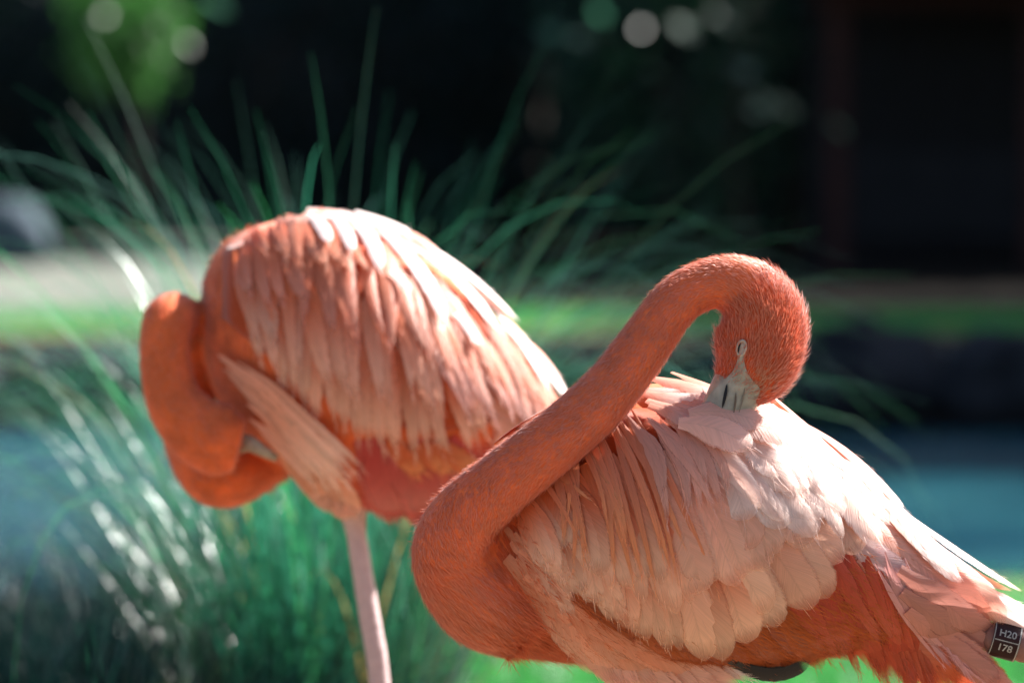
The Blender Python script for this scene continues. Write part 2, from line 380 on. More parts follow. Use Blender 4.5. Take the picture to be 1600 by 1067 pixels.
tussock('sedge_clump', (-0.62, 5.85, float(gh(-0.62, 5.85))), 'low dark sedge clump with drooping blades beside the large fountain grass', 900, 60, 0.35, 0.68, 2.0, 0.3, 35, 1.3, mass='sedge', bigmats=('sedge', 'sedge', 'sedge', 'blade2', 'blade'))

# turf along both banks
def turf(name, label, n, x0, x1, y0, y1, l0, l1, w):
    x, y = rng.uniform(x0, x1, n), rng.uniform(y0, y1, n)
    v, f = blades(np.stack([x, y, gh(x, y)], -1), rng.uniform(0, 6.28, n), np.radians(rng.uniform(45, 88, n)), rng.uniform(l0, l1, n), rng.uniform(w * .6, w, n), rng.uniform(.2, 1.2, n), 3)
    o = make(name, v, f, M['turf'], kind='stuff'); o['label'] = label; o['category'] = 'grass'
turf('turf_grass', 'bright short turf on the bank in front of the pond', 22000, -0.7, 3.0, 8.7, 11.4, 0.05, 0.12, 0.007)
turf('lawn_grass', 'strip of mown lawn beyond the dark boulders', 22000, -8, 9, 27.2, 30.2, 0.03, 0.07, 0.02)

# ------------------------------------------------------------------ boulders
def boulder(name, px, py, D, wpx, hpx, mat, label, seed, group=None):
    sc = D / F; c = W(px, py, D); z0 = float(gh(c[0], c[1]))
    rx, rz = wpx * sc / 2, max(c[2] - z0, hpx * sc / 2) ; ry = rx * 0.8
    top = c[2] + hpx * sc / 2; cz = (z0 - 0.12 + top) / 2; rz = (top - z0 + 0.12) / 2
    bm = bmesh.new(); bmesh.ops.create_icosphere(bm, subdivisions=4, radius=1)
    for v in bm.verts:
        d = v.co.normalized()
        k = 1 + 0.30 * mnoise.noise(d * 1.3 + Vector((seed, 0, 0))) + 0.14 * mnoise.noise(d * 3.1 + Vector((0, seed, 0))) + 0.05 * mnoise.noise(d * 8)
        q = 1.0 / max(abs(d.x) ** 4 + abs(d.y) ** 4 + abs(d.z) ** 4, 1e-6) ** 0.25
        k *= 0.45 + 0.55 * q
        v.co = Vector((d.x * rx * k, d.y * ry * k, d.z * rz * k))
    me = bpy.data.meshes.new(name); bm.to_mesh(me); bm.free()
    me.polygons.foreach_set('use_smooth', np.ones(len(me.polygons), bool)); me.materials.append(mat)
    o = bpy.data.objects.new(name, me); COL.objects.link(o); o.location = (c[0], c[1], cz); o['label'] = label; o['category'] = 'boulder'
    if group: o['group'] = group
BR = 'boulders along the far bank'
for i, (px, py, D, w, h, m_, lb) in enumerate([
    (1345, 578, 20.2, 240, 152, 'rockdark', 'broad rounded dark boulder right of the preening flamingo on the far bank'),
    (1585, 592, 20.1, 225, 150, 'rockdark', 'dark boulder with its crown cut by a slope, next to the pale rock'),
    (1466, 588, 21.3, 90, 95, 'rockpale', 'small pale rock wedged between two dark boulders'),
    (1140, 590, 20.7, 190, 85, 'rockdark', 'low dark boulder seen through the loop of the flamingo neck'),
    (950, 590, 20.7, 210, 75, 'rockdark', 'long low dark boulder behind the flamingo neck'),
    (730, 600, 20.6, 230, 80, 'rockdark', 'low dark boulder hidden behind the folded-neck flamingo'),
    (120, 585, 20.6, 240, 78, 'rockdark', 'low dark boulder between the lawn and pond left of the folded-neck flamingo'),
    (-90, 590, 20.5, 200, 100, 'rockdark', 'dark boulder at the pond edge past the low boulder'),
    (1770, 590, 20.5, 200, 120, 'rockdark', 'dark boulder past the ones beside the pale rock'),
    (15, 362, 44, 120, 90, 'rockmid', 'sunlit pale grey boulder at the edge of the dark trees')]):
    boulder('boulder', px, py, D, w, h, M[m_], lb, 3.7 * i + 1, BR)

# ------------------------------------------------------------------ trees, shrubs
def leaves(c, r, n, size, clumps=40, shell=0.5, flat=0.0):
    c, r = np.array(c), np.array(r)
    d = unit(rng.normal(size=(clumps, 3))); cc = c + d * r * (shell + (1 - shell) * rng.uniform(0, 1, (clumps, 1)) ** 0.6)
    k = rng.integers(0, clumps, n); p = cc[k] + rng.normal(size=(n, 3)) * r * 0.17
    a = unit(rng.normal(size=(n, 3)) + np.array([0, 0, -0.4])); up = unit(rng.normal(size=(n, 3)) + np.array([0, 0, 1.2 + flat]))
    s = unit(np.cross(a, up)); nn = np.cross(s, a); L = size * rng.uniform(.6, 1.3, n)[:, None]
    v = np.stack([p, p + a * L * .5 + s * L * .28 + nn * L * .06, p + a * L, p + a * L * .5 - s * L * .28 + nn * L * .06], 1).reshape(-1, 3)
    return v, np.arange(4 * n).reshape(-1, 4)

def tree(name, label, base, hgt, crown_c, crown_r, n, size, mat, cat='tree', trunk_r=0.16, group='trees beyond the lawn', clumps=60):
    e = empty(name, base, label, cat, group); b = np.array(base); cc = np.array(crown_c)
    mb = MB(); top = cc + np.array([0, 0, crown_r[2] * .3])
    path = spline([b + [0, 0, -.1], b + (cc - b) * [.08, .08, .45] + [.1, .05, 0], b + (cc - b) * [.6, .6, .8], top], 12)
    mb.tube(path, np.linspace(trunk_r, trunk_r * .3, 12), 10); mb.build('trunk', M['bark'], e, True)
    for i in range(7):
        a = i * 2.4; s = path[5 + i % 5]; q = cc + np.array([math.cos(a), math.sin(a), random.uniform(-.3, .5)]) * np.array(crown_r) * .75
        m2 = MB(); m2.tube(spline([s, s * .5 + q * .5 + [0, 0, .15 * crown_r[2]], q], 7), np.linspace(trunk_r * .4, trunk_r * .08, 7), 6); m2.build('limb', M['bark'], e, True)
    v, f = leaves(crown_c, crown_r, n, size, clumps); make('crown', v, f, mat, e, False, kind='stuff')
    return e

def at(px, D): p = W(px, 533, D); return p[0]
# understorey shrubs that close the view, in front of the boundary boards
UL = 'dense dark shrubs under the trees'
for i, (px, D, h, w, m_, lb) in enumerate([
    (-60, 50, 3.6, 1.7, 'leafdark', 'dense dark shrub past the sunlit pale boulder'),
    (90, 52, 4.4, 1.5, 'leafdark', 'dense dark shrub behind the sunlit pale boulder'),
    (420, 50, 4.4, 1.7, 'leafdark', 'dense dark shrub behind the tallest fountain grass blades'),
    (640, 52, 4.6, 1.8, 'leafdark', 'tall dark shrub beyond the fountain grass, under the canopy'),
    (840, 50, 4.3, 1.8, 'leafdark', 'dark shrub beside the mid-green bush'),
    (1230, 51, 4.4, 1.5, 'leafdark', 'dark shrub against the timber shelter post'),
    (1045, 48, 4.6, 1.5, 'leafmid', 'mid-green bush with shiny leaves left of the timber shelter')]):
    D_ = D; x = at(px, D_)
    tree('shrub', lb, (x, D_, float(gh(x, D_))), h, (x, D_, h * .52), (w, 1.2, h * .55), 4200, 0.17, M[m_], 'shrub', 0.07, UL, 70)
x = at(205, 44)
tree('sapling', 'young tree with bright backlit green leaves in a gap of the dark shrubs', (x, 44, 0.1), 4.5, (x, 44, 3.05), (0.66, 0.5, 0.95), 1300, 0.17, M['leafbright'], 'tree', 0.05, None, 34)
# trees added, mostly out of view, so their crowns shade lawn, boulders and shrubs
for px, D, h, cx, cy_, r, n_, lb in [(820, 56, 9.5, 0.8, 55.5, (3.8, 3.0, 3.2), 26000, 'tall tree added behind the dark shrubs to shade them'),
                            (1240, 56, 10, 7.0, 55, (4.0, 3.4, 3.6), 28000, 'tree added behind the shelter roof to shade the shrubs'),
                            (2500, 34, 9, 12.3, 33.6, (2.7, 3.0, 2.2), 20000, 'unseen tree added to shade the right part of the lawn'),
                            (2200, 46, 9, 10.4, 45.5, (4.4, 4.0, 2.4), 30000, 'broad unseen tree added to shade the ground before the timber shelter'),
                            (3300, 25.5, 9, 10.6, 25.2, (3.4, 2.6, 2.2), 22000, 'unseen tree added beside the pond to shade the boulders'),
                            (2300, 53, 10, 13.5, 53, (4.2, 4, 3.6), 28000, 'tall unseen tree added far behind the timber shelter to shade the shrubs')]:
    x = at(px, D)
    tree('added_shade_tree', lb, (x, D, 0.1), h, (cx, cy_, h - r[2] * .5), r, n_, 0.3, M['leafdark'], 'tree', 0.24, 'trees added for the shade they cast', 110)

# glossy leaves that glint between the shade
gl = empty('glossy_shrub', (at(1180, 38.5), 38.5, 0.1), 'sparse shrub of large glossy leaves glinting in front of the dark bushes', 'shrub')
mb = MB(); mb.tube(spline([(at(1180, 38.5), 38.5, 0), (at(1150, 38.5), 38.5, 1.4), (at(1170, 38.5), 38.5, 3.4)], 10), np.linspace(.05, .012, 10), 7); mb.build('stem', M['bark'], gl, True)
for px, py, s, k in [(1195, 160, .30, .0), (1228, 168, .28, .0), (1180, 172, .2, .2), (1310, 200, .22, .15), (1160, 50, .36, .5), (1130, 30, .32, .6), (1175, 80, .3, .6),
                     (1068, 45, .28, .6), (938, 20, .3, .6), (1100, 100, .24, .6), (1020, 110, .28, .6), (860, 50, .28, .7), (1160, 110, .3, .7), (905, 60, .24, .7), (338, 8, .3, 1.0)]:
    D = 38 + random.uniform(-.5, .5); p = W(px, py, D); view = unit(CAM - p)
    jv = rng.normal(size=3); jv[2] = abs(jv[2]); nrm = unit(unit(view + SUN) + unit(jv) * k * 1.3); a = unit(np.cross(nrm, [0.4, 0.2, 0.7])); s_ = np.cross(nrm, a)
    t = np.linspace(0, 1, 7); wv = np.sin(np.pi * t ** .8) ** .8 * .27
    cen = p + np.outer((t - .5) * s, a) + np.outer(-.10 * s * (t - .5) ** 2, nrm)
    v = np.concatenate([cen - np.outer(wv * s, s_), cen, cen + np.outer(wv * s, s_)])
    f = [(j * 7 + i, j * 7 + i + 1, j * 7 + i + 8, j * 7 + i + 7) for j in range(2) for i in range(6)]
    make('leaf', v, f, M['leafgloss'], gl)

# ------------------------------------------------------------------ boundary boards and timber shelter
bf = empty('boundary_fence', (0, 60, 0.1), 'tall dark stained board fence behind the shrubs and trees', 'fence')
for i in range(72):
    mb = MB(); mb.box((-14.4 + i * 0.4 + random.uniform(-.006, .006), 60 + (i % 2) * .034, 2.6), (0.44, 0.03, 5.2 + random.uniform(-.04, .04))); mb.build('board', M['wood'], bf)
for z in (0.8, 2.6, 4.4):
    mb = MB(); mb.box((0, 60.10, z), (28.8, .06, .12)); mb.build('rail', M['wood'], bf)
D = 43; x0 = at(1308, D); sh = empty('timber_shelter', (x0, D, 0.1), 'dark open timber shelter with red-brown post and beam', 'shelter')
for k in range(3):
    mb = MB(); mb.box((x0 + k * 2.2, D, 1.5), (.20, .20, 3.0)); mb.build('post', M['woodred'], sh)
mb = MB(); mb.box((x0 + 2.2, D, 3.10), (4.9, .22, .20)); mb.build('beam', M['woodred'], sh)
for i in range(24):
    mb = MB(); mb.box((x0 - .05 + i * .2, D + 2.4 + (i % 2) * .034, 1.75), (.224, .03, 3.5)); mb.build('wall_board', M['wood'], sh)
for i in range(5):
    mb = MB(); mb.box((x0 + 2.2, D - .04, .55 + i * .19), (4.3, .03, .15)); mb.build('rail_board', M['wood'], sh)
for i in range(9):
    mb = MB(); z = 2.35; mb.tube([(x0 + .25 + i * .45, D + .02, z - .22), (x0 + .60 + i * .45, D + .02, z + .22)], [.018, .018], 6); mb.build('lattice_bar', M['wood'], sh)
mb = MB(); mb.add([(x0 - .5, D - 1.3, 3.25), (x0 + 5, D - 1.3, 3.25), (x0 + 5, D + 2.9, 3.7), (x0 - .5, D + 2.9, 3.7), (x0 - .5, D - 1.3, 3.33), (x0 + 5, D - 1.3, 3.33), (x0 + 5, D + 2.9, 3.78), (x0 - .5, D + 2.9, 3.78)],
                  [(0, 3, 2, 1), (4, 5, 6, 7), (0, 1, 5, 4), (1, 2, 6, 5), (2, 3, 7, 6), (3, 0, 4, 7)]); mb.build('roof', M['roofmat'], sh)
# pale stake on the turf
mb = MB(); a, b_ = W(735, 985, 9.0), W(703, 1085, 9.0); a2 = a + (a - b_) * .6; g0 = b_ + (b_ - a) * ((b_[2] - gh(b_[0], b_[1]) + .05) / (a[2] - b_[2]))
mb.tube(spline([g0, b_, a, a2], 9), np.linspace(.016, .012, 9), 9)
o = mb.build('garden_stake', M['stake'], None, True); o['label'] = 'pale leaning stake stuck in the bright turf'; o['category'] = 'stake'

# ------------------------------------------------------------------ flamingos: shared builders
TT = np.array([0, .12, .25, .38, .52, .66, .78, .87, .935, .975, 1.0])

class Surf:
    """trunk of a bird: upright oval sections at picture column s, girth angle th (0 = back, + = near side)"""
    def __init__(self, D0, st):
        self.D0 = D0; self.k = D0 / F
        st = np.array(st, float); d = spline(st, 200); o = np.argsort(d[:, 0]); self.t = d[o]
        self.s0, self.s1 = st[0, 0], st[-1, 0]
    def sec(self, s):
        x = self.t[:, 0]; top, bot, hd = (np.interp(s, x, self.t[:, i]) for i in (1, 2, 3))
        return (top + bot) / 2, (bot - top) / 2, hd
    def P(self, s, th):
        cy, hh, hd = self.sec(s)
        return W(s, cy - hh * np.cos(th), self.D0 - hd * self.k * np.sin(th))
    def N(self, s, th):
        e = 0.02; ds = self.P(s + 3, th) - self.P(s - 3, th); dt = self.P(s, th + e) - self.P(s, th - e)
        n = unit(np.cross(dt, ds)); c = W(s, self.sec(s)[0], self.D0 + 0 * s)
        sg = np.sign(np.sum(n * (self.P(s, th) - c), -1, keepdims=True)); return n * np.where(sg == 0, 1, sg)
    def px(self, x, y, side=1):
        cy, hh, hd = self.sec(x); c = np.clip((cy - y) / hh, -.97, .97); th = np.arccos(c)
        p = self.P(x, side * th); p = p + UP * ((cy - hh * c - y) * self.k)[..., None]
        n = self.N(x, side * th); low = sm(-(cy - y) / hh, .45, 1.0)[..., None]
        return p, unit(n - side * FW * low * 1.6)
    def loft(self, n=48, m=60, inset=0):
        ss = np.linspace(self.s0, self.s1, m); th = np.linspace(0, 2 * np.pi, n, endpoint=False)
        S, T = np.meshgrid(ss, th, indexing='ij'); v = self.P(S.ravel(), T.ravel())
        if inset: v = v - self.N(S.ravel(), T.ravel()) * inset * self.k
        f = [(i * n + j, i * n + (j + 1) % n, (i + 1) * n + (j + 1) % n, (i + 1) * n + j) for i in range(m - 1) for j in range(n)]
        f += [tuple(range(n)), tuple((m - 1) * n + j for j in range(n))]
        return v, f

def neck_loft(D0, rows, m=70, n=28):
    """rows: px, py, depth m, radius px, depth factor"""
    R = spline(rows, m); k = D0 / F
    c = W(R[:, 0], R[:, 1], D0 + R[:, 2]); t = unit(np.gradient(c, axis=0)); v = []
    for p, d, r, fl in zip(c, t, R[:, 3] * k, R[:, 4]):
        b = FW - d * (FW @ d)
        if np.linalg.norm(b) < .2: b = UP - d * (UP @ d)
        b /= np.linalg.norm(b); a = np.cross(d, b)
        for j in range(n):
            q = 2 * math.pi * j / n; v.append(p + r * (a * math.cos(q) + b * math.sin(q) * fl))
    f = [(i * n + j, i * n + (j + 1) % n, (i + 1) * n + (j + 1) % n, (i + 1) * n + j) for i in range(m - 1) for j in range(n)]
    f += [tuple(range(n)), tuple((m - 1) * n + j for j in range(n))]
    return np.array(v), f, c, R[:, 3] * k, t

def fuse(parts, voxel, smooth_it):
    """one continuous skin out of overlapping closed shapes -> verts, quads, normals"""
    mb = MB()
    for v, f in parts: mb.add(v, f)
    me = bpy.data.meshes.new('tmp'); me.from_pydata(mb.v, [], mb.f)
    bm = bmesh.new(); bm.from_mesh(me); bmesh.ops.recalc_face_normals(bm, faces=bm.faces); bm.to_mesh(me); bm.free()
    o = bpy.data.objects.new('tmp', me); COL.objects.link(o)
    r = o.modifiers.new('r', 'REMESH'); r.mode = 'VOXEL'; r.voxel_size = voxel
    s = o.modifiers.new('s', 'SMOOTH'); s.factor = 0.5; s.iterations = smooth_it
    dg = bpy.context.evaluated_depsgraph_get(); e = bpy.data.meshes.new_from_object(o.evaluated_get(dg))
    v = np.zeros(len(e.vertices) * 3, np.float32); e.vertices.foreach_get('co', v); v = v.reshape(-1, 3).astype(float)
    n = np.zeros(len(e.vertices) * 3, np.float32); e.vertices.foreach_get('normal', n); n = n.reshape(-1, 3).astype(float)
    f = [tuple(p.vertices) for p in e.polygons]
    bpy.data.objects.remove(o); bpy.data.meshes.remove(me); bpy.data.meshes.remove(e)
    return v, f, n

def mixc(a, b, t):
    return np.asarray(a) * (1 - t) + np.asarray(b) * t

def feather(parent, surf, r, t, hw, shape, c0, c1, layer, bow=0.0, lift=5.0, roll=0.0, side=1, cup=.18, name='feather', drop=0.0, edge=None):
    r, t = np.array(r, float), np.array(t, float); d = t - r; per = np.array([-d[1], d[0]]) / max(np.hypot(*d), 1e-6)
    q = r + np.outer(TT, d) + np.outer(bow * 4 * TT * (1 - TT), per)
    p, n = surf.px(q[:, 0], q[:, 1], side); k = surf.k
    p = p + n * ((2.0 + layer * 2.3 + lift * TT ** 1.7) * k)[:, None]
    T = unit(np.gradient(p, axis=0)); sd = unit(np.cross(n, T)); n = unit(np.cross(T, sd))
    if shape == 'broad':
        w = (.45 + .55 * sm(TT, 0, .35)) * np.sqrt(np.clip(1 - np.clip((TT - .80) / .20, 0, 1) ** 2, 0.004, 1))
    elif shape == 'oval':
        w = (.35 + .65 * sm(TT, 0, .5)) * np.sqrt(np.clip(1 - np.clip((TT - .62) / .38, 0, 1) ** 2, 0.004, 1))
    else:
        w = (.10 + .90 * sm(TT, 0, .35)) * np.clip(1 - TT, 0.004, 1) ** .6 * 1.25
    w = w * hw * k
    u = np.linspace(-1, 1, 5)
    V = p[:, None] + sd[:, None] * (u[None, :] * w[:, None])[..., None] + n[:, None] * (-cup * u[None, :] ** 2 * w[:, None] + roll * u[None, :] * w[:, None])[..., None]
    m = len(TT); I = np.arange(m * 5).reshape(m, 5)
    f = np.stack([I[:-1, :-1], I[:-1, 1:], I[1:, 1:], I[1:, :-1]], -1).reshape(-1, 4)
    uv = np.stack(np.broadcast_arrays((u[None, :] + 1) / 2, TT[:, None]), -1).reshape(-1, 2)
    tt = sm(TT, .30, .98)[:, None, None]; col = np.array(c0) * (1 - tt) + np.array(c1) * tt
    col = np.broadcast_to(col, (m, 5, 3)).copy()
    if edge is not None:
        ew = (np.abs(u) ** 2)[None, :, None] * sm(TT, .2, .7)[:, None, None]; col = col * (1 - ew) + np.array(edge) * ew
    j = 1 + rng.uniform(-.14, .12); col *= j
    if side > 0:
        nb_ = int({'broad': 5 + hw * .2, 'oval': 6 + hw * .4}.get(shape, 12 + hw * 1.1)); ti = rng.uniform(.25, 1, nb_) ** .7; ui = rng.uniform(-.92, .92, nb_) * (1 - .35 * (ti > .9)); fi = ti * 0
        ip = lambda A: np.stack([np.interp(ti, TT, A[:, q_]) for q_ in range(3)], -1)
        wi_ = np.interp(ti, TT, w); pb = ip(p) + ip(sd) * (ui * wi_)[:, None] + ip(n) * (-cup * ui ** 2 * wi_ + roll * ui * wi_ + .0004)[:, None]
        cb_ = np.stack([np.interp(ti, TT, col[:, 2, q_]) for q_ in range(3)], -1) * rng.uniform(.8, 1.15, (nb_, 1))
        BARBS.setdefault(parent.name, []).append((pb, ip(n), unit(ip(T) + ip(sd) * (ui * .26)[:, None]), cb_, np.full(nb_, hw)))
    return make(name, V.reshape(-1, 3), f, M['feather'], parent, True, col.reshape(-1, 3), uv, alpha={'broad': .38, 'oval': .55}.get(shape, 1.0))

BARBS = {}
def barbs(parent, k):
    L_ = BARBS.pop(parent.name); p, n, d, c, hw = (np.concatenate([q[i] for q in L_]) for i in range(5))
    strands(parent, 'barbs', p, n, d, (10 + hw * .35) * k * rng.uniform(.5, 1.3, len(p)), np.full(len(p), .55 * k * 1.2) , rng.uniform(.02, .14, len(p)), c, np.clip(c * 1.06, 0, 1))

def lerp_poly(P, u):
    P = np.array(P, float); x = np.linspace(0, 1, len(P)); return np.array([np.interp(u, x, P[:, 0]), np.interp(u, x, P[:, 1])])

def row(parent, surf, roots, tips, n, hw, shape, c0, c1, layer, jr=8, jt=8, bow=0, side=1, lift=3.5, name='feather', edge=None, hj=.3, order=1):
    for i in range(n):
        u = (i + .5) / n
        if order < 0: u = 1 - u
        feather(parent, surf, lerp_poly(roots, u) + rng.normal(size=2) * jr, lerp_poly(tips, u) + rng.normal(size=2) * jt, hw * (1 + rng.uniform(-hj, hj)), shape,
                mixc(c0, c1, max(0, rng.normal(0, .10))), mixc(c1, c0, max(0, rng.normal(0, .10))), layer + .35 * math.sin(i * 2.1) + .5 * u,
                bow + rng.normal() * 4, lift, rng.uniform(-.15, .15) + .08, side, name=name, edge=edge)

def shell(parent, surf, s0, s1, upper, lower, off, col, side=1):
    """wing blade under the feathers: closed thin sheet over the flank between picture curves upper(s) and lower(s)"""
    ss = np.linspace(s0, s1, 26); q = np.linspace(0, 1, 12); out = []
    for o in (off, off - 2.5):
        g = []
        for s in ss:
            a, b = upper(s), lower(s); y = a + (b - a) * q; p, n = surf.px(np.full(12, s), y, side); g.append(p + n * o * surf.k)
        out.append(np.array(g))
    v = np.concatenate([out[0].reshape(-1, 3), out[1].reshape(-1, 3)]); I = np.arange(26 * 12).reshape(26, 12); B = 26 * 12
    f = [(I[i, j], I[i + 1, j], I[i + 1, j + 1], I[i, j + 1]) for i in range(25) for j in range(11)]
    f += [tuple(B + x for x in q_[::-1]) for q_ in f]
    rim = [I[i, 0] for i in range(26)] + [I[25, j] for j in range(1, 12)] + [I[i, 11] for i in range(24, -1, -1)] + [I[0, j] for j in range(10, 0, -1)]
    f += [(rim[i], B + rim[i], B + rim[(i + 1) % len(rim)], rim[(i + 1) % len(rim)]) for i in range(len(rim))]
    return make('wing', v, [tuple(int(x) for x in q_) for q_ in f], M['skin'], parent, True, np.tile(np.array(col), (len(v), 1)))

def sample(v, f, n):
    tri = []
    for p in f:
        for i in range(1, len(p) - 1): tri.append((p[0], p[i], p[i + 1]))
    tri = np.array(tri); a, b, c = v[tri[:, 0]], v[tri[:, 1]], v[tri[:, 2]]
    ar = np.linalg.norm(np.cross(b - a, c - a), axis=1); k = rng.choice(len(tri), n, p=ar / ar.sum())
    r1, r2 = np.sqrt(rng.uniform(size=n)), rng.uniform(size=n)
    return a[k] * (1 - r1)[:, None] + b[k] * (r1 * (1 - r2))[:, None] + c[k] * (r1 * r2)[:, None], tri[k]

def strands(parent, name, p, n, d, L, w, tilt, col, tipc, mat='down'):
    """short soft down: tapered two-joint ribbons combed along d"""
    N_ = len(p); d = unit(d - n * np.sum(d * n, -1, keepdims=True) + rng.normal(size=(N_, 3)) * .16)
    s = unit(np.cross(d, n)); s = unit(s + n * rng.uniform(-.18, .18, (N_, 1)))
    d1 = unit(d * np.cos(tilt)[:, None] + n * np.sin(tilt)[:, None]); d2 = unit(d * np.cos(tilt * .35)[:, None] + n * np.sin(tilt * .35)[:, None])
    b = p - n * .0006; mid = b + d1 * (L * .5)[:, None]; tip = mid + d2 * (L * .5)[:, None]
    hw = (w / 2)[:, None]
    V = np.stack([b - s * hw, b + s * hw, mid + s * hw * .9, mid - s * hw * .9, tip + s * hw * .12, tip - s * hw * .12], 1).reshape(-1, 3)
    B = (np.arange(N_) * 6)[:, None]
    f = np.concatenate([B + np.array([0, 1, 2, 3]), B + np.array([3, 2, 4, 5])], 0)
    c = np.stack([col, col, mixc(col, tipc, .5), mixc(col, tipc, .5), tipc, tipc], 1).reshape(-1, 3)
    return make(name, V, f, M[mat], parent, True, c, kind='stuff')

def tube_part(name, pts, rad, mat, parent, col, n=14, ringbump=0.0):
    mb = MB(); P = spline(pts, 40); R = np.interp(np.linspace(0, 1, 40), np.linspace(0, 1, len(rad)), rad)
    if ringbump: R = R * (1 + ringbump * np.sin(np.arange(40) * 2.4))
    mb.tube(P, R, n); v = np.array(mb.v)
    return make(name, v, mb.f, mat, parent, True, np.tile(np.array(col), (len(v), 1)))

def foot(parent, base, col):
    """webbed foot: three front toes, web, hind toe"""
    mb = MB(); b = np.array(base); toes = []
    for a in (-.55, 0, .55):
        d = np.array([-math.cos(a), -math.sin(a), 0]); L = .085 if a == 0 else .075
        mb.tube([b + [0, 0, .012], b + d * L * .5 + [0, 0, .012], b + d * L + [0, 0, .006]], [.009, .007, .003], 8); toes.append(b + d * L * .85 + [0, 0, .006])
    mb.tube([b + [0, 0, .012], b + [.03, 0, .006]], [.007, .003], 6)
    for i in (0, 1): mb.add([b + [0, 0, .010], toes[i], toes[i] * .5 + toes[i + 1] * .5 + (b - toes[i]) * .12, toes[i + 1]], [(0, 1, 2), (0, 2, 3)])
    v = np.array(mb.v); return make('foot', v, mb.f, M['leg'], parent, True, np.tile(np.array(col), (len(v), 1)))

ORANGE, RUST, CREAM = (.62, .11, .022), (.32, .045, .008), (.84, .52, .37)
SNOW = (.95, .85, .81)
PINK, WHITE, RED, MAUVE, PALE = (.78, .34, .23), (.88, .70, .64), (.56, .055, .022), (.58, .22, .16), (.83, .48, .35)

# ------------------------------------------------------------------ flamingo preening its back (in focus)
DF = 4.09
fs = Surf(DF, [(682, 850, 940, 30), (700, 800, 978, 62), (735, 745, 1008, 98), (785, 694, 1022, 132), (850, 645, 1028, 165), (950, 608, 1036, 192), (1050, 598, 1042, 202), (1120, 604, 1042, 202), (1190, 634, 1036, 192),
               (1260, 684, 1026, 172), (1330, 742, 1016, 145), (1400, 803, 1000, 110), (1460, 856, 985, 78), (1520, 905, 975, 48), (1565, 938, 972, 28), (1640, 985, 1010, 16)])
gz = W(1085, 1060, DF + .02)
fb = empty('flamingo', (gz[0], gz[1], float(gh(gz[0], gz[1]))), 'coral flamingo with looped neck preening its own back, eye closed, banded leg', 'flamingo', 'flamingos resting on the bank')
fneck = [(810, 940, -.03, 88, 1), (752, 925, -.045, 82, 1), (705, 868, -.075, 62, 1), (722, 812, -.10, 53, 1), (782, 757, -.118, 49, 1), (850, 703, -.128, 47, 1), (916, 647, -.118, 45.5, 1), (962, 599, -.105, 43, 1),
         (1003, 544, -.097, 41, 1), (1046, 484, -.09, 38.5, 1), (1080, 455, -.086, 38, .95), (1124, 442, -.084, 41, .88), (1164, 456, -.084, 54, .8), (1189, 494, -.085, 67, .72), (1188, 536, -.087, 70, .68), (1174, 576, -.09, 63, .64), (1153, 604, -.09, 45, .58), (1138, 622, -.09, 28, .5)]
nv, nf, nc, nr, nt_ = neck_loft(DF, fneck, 110)
bv, bf_, bn = fuse([fs.loft(), (nv, nf)], .0024, 9)

def body_color(px, py, neckmask, headmask, flank, breast):
    c = np.tile(np.array((.60, .118, .036)), (len(px), 1))
    c = mixc(c, np.array((.58, .135, .050)), breast[:, None]); c = mixc(c, np.array((.46, .098, .012)), flank[:, None])
    return mixc(c, np.array((.50, .072, .020)), headmask[:, None])

def front_masks(p):
    px, py, D = P2(p); dn = np.full(len(p), 9.0); ki = np.zeros(len(p), int)
    for i in range(len(nc)):
        q = np.linalg.norm(p - nc[i], axis=1) / nr[i]; k = q < dn; dn[k] = q[k]; ki[k] = i
    neck = (dn < 1.22) & (ki > 14)
    head = neck & (ki > 78)
    return px, py, D, neck, head, ki
px, py, D, isneck, ishead, ki = front_masks(bv)
flank = sm(px + (py - 900) * -.35, 850, 930) * (~isneck); breast = (1 - flank) * (~isneck) * sm(py, 900, 980)
mot = lambda q, sc, a: np.array([1 + a * mnoise.noise(Vector(x) * sc) + a * .6 * mnoise.noise(Vector(x) * sc * 3.3) for x in q])[:, None]
vc = body_color(px, py, isneck, ishead.astype(float), flank, breast)
body = make('body', bv, bf_, M['skin'], fb, True, vc * mot(bv, 45, .16))
fbvh = BVHTree.FromPolygons([tuple(p) for p in bv], bf_)

# down over head, neck, breast and flank
NS = 260000
p, tri = sample(bv, bf_, NS); n = unit(bn[tri].mean(1))
px, py, D, isneck, ishead, ki = front_masks(p)
lowedge = lambda x: np.interp(x, [800, 845, 903, 948, 993, 1061, 1110, 1160, 1213, 1265, 1300, 1340, 1373, 1450, 1600], [820, 872, 915, 945, 975, 995, 1005, 985, 960, 930, 900, 855, 840, 900, 990])
keep = isneck | (px < 815) | ((py > lowedge(px) - 18) & (D < DF)) | ((D >= DF) & (py > 900)) 
keep &= ~((D > DF + .03) & (rng.uniform(size=NS) < .6))
keep &= ~((~isneck) & (px > 1430))
keep &= ~((~isneck) & (px > 705) & (py < 800))
p, n, px, py, isneck, ishead, ki = p[keep], n[keep], px[keep], py[keep], isneck[keep], ishead[keep], ki[keep]
bl_ = sm(ki.astype(float), 14, 34)[:, None]
dirn = np.where(isneck[:, None], -nt_[ki] * bl_ + (RT * .5 - UP * .8) * (1 - bl_), (RT * .80 - UP * .50)[None, :] + (px < 800)[:, None] * (-UP * .3))
bcol = (~isneck) & (px > 800 + rng.normal(size=len(px)) * 28)
L = np.where(ishead, .0062, np.where(isneck, .0075, np.where(bcol, .022, .013))) * rng.uniform(.6, 1.35, len(p))
flank = sm(px + (py - 900) * -.35, 850, 930) * (~isneck); breast = (1 - flank) * (~isneck) * sm(py, 900, 980)
c = body_color(px, py, isneck, ishead.astype(float), flank, breast) * rng.uniform(.92, 1.06, (len(p), 1)) * mot(p, 45, .16)
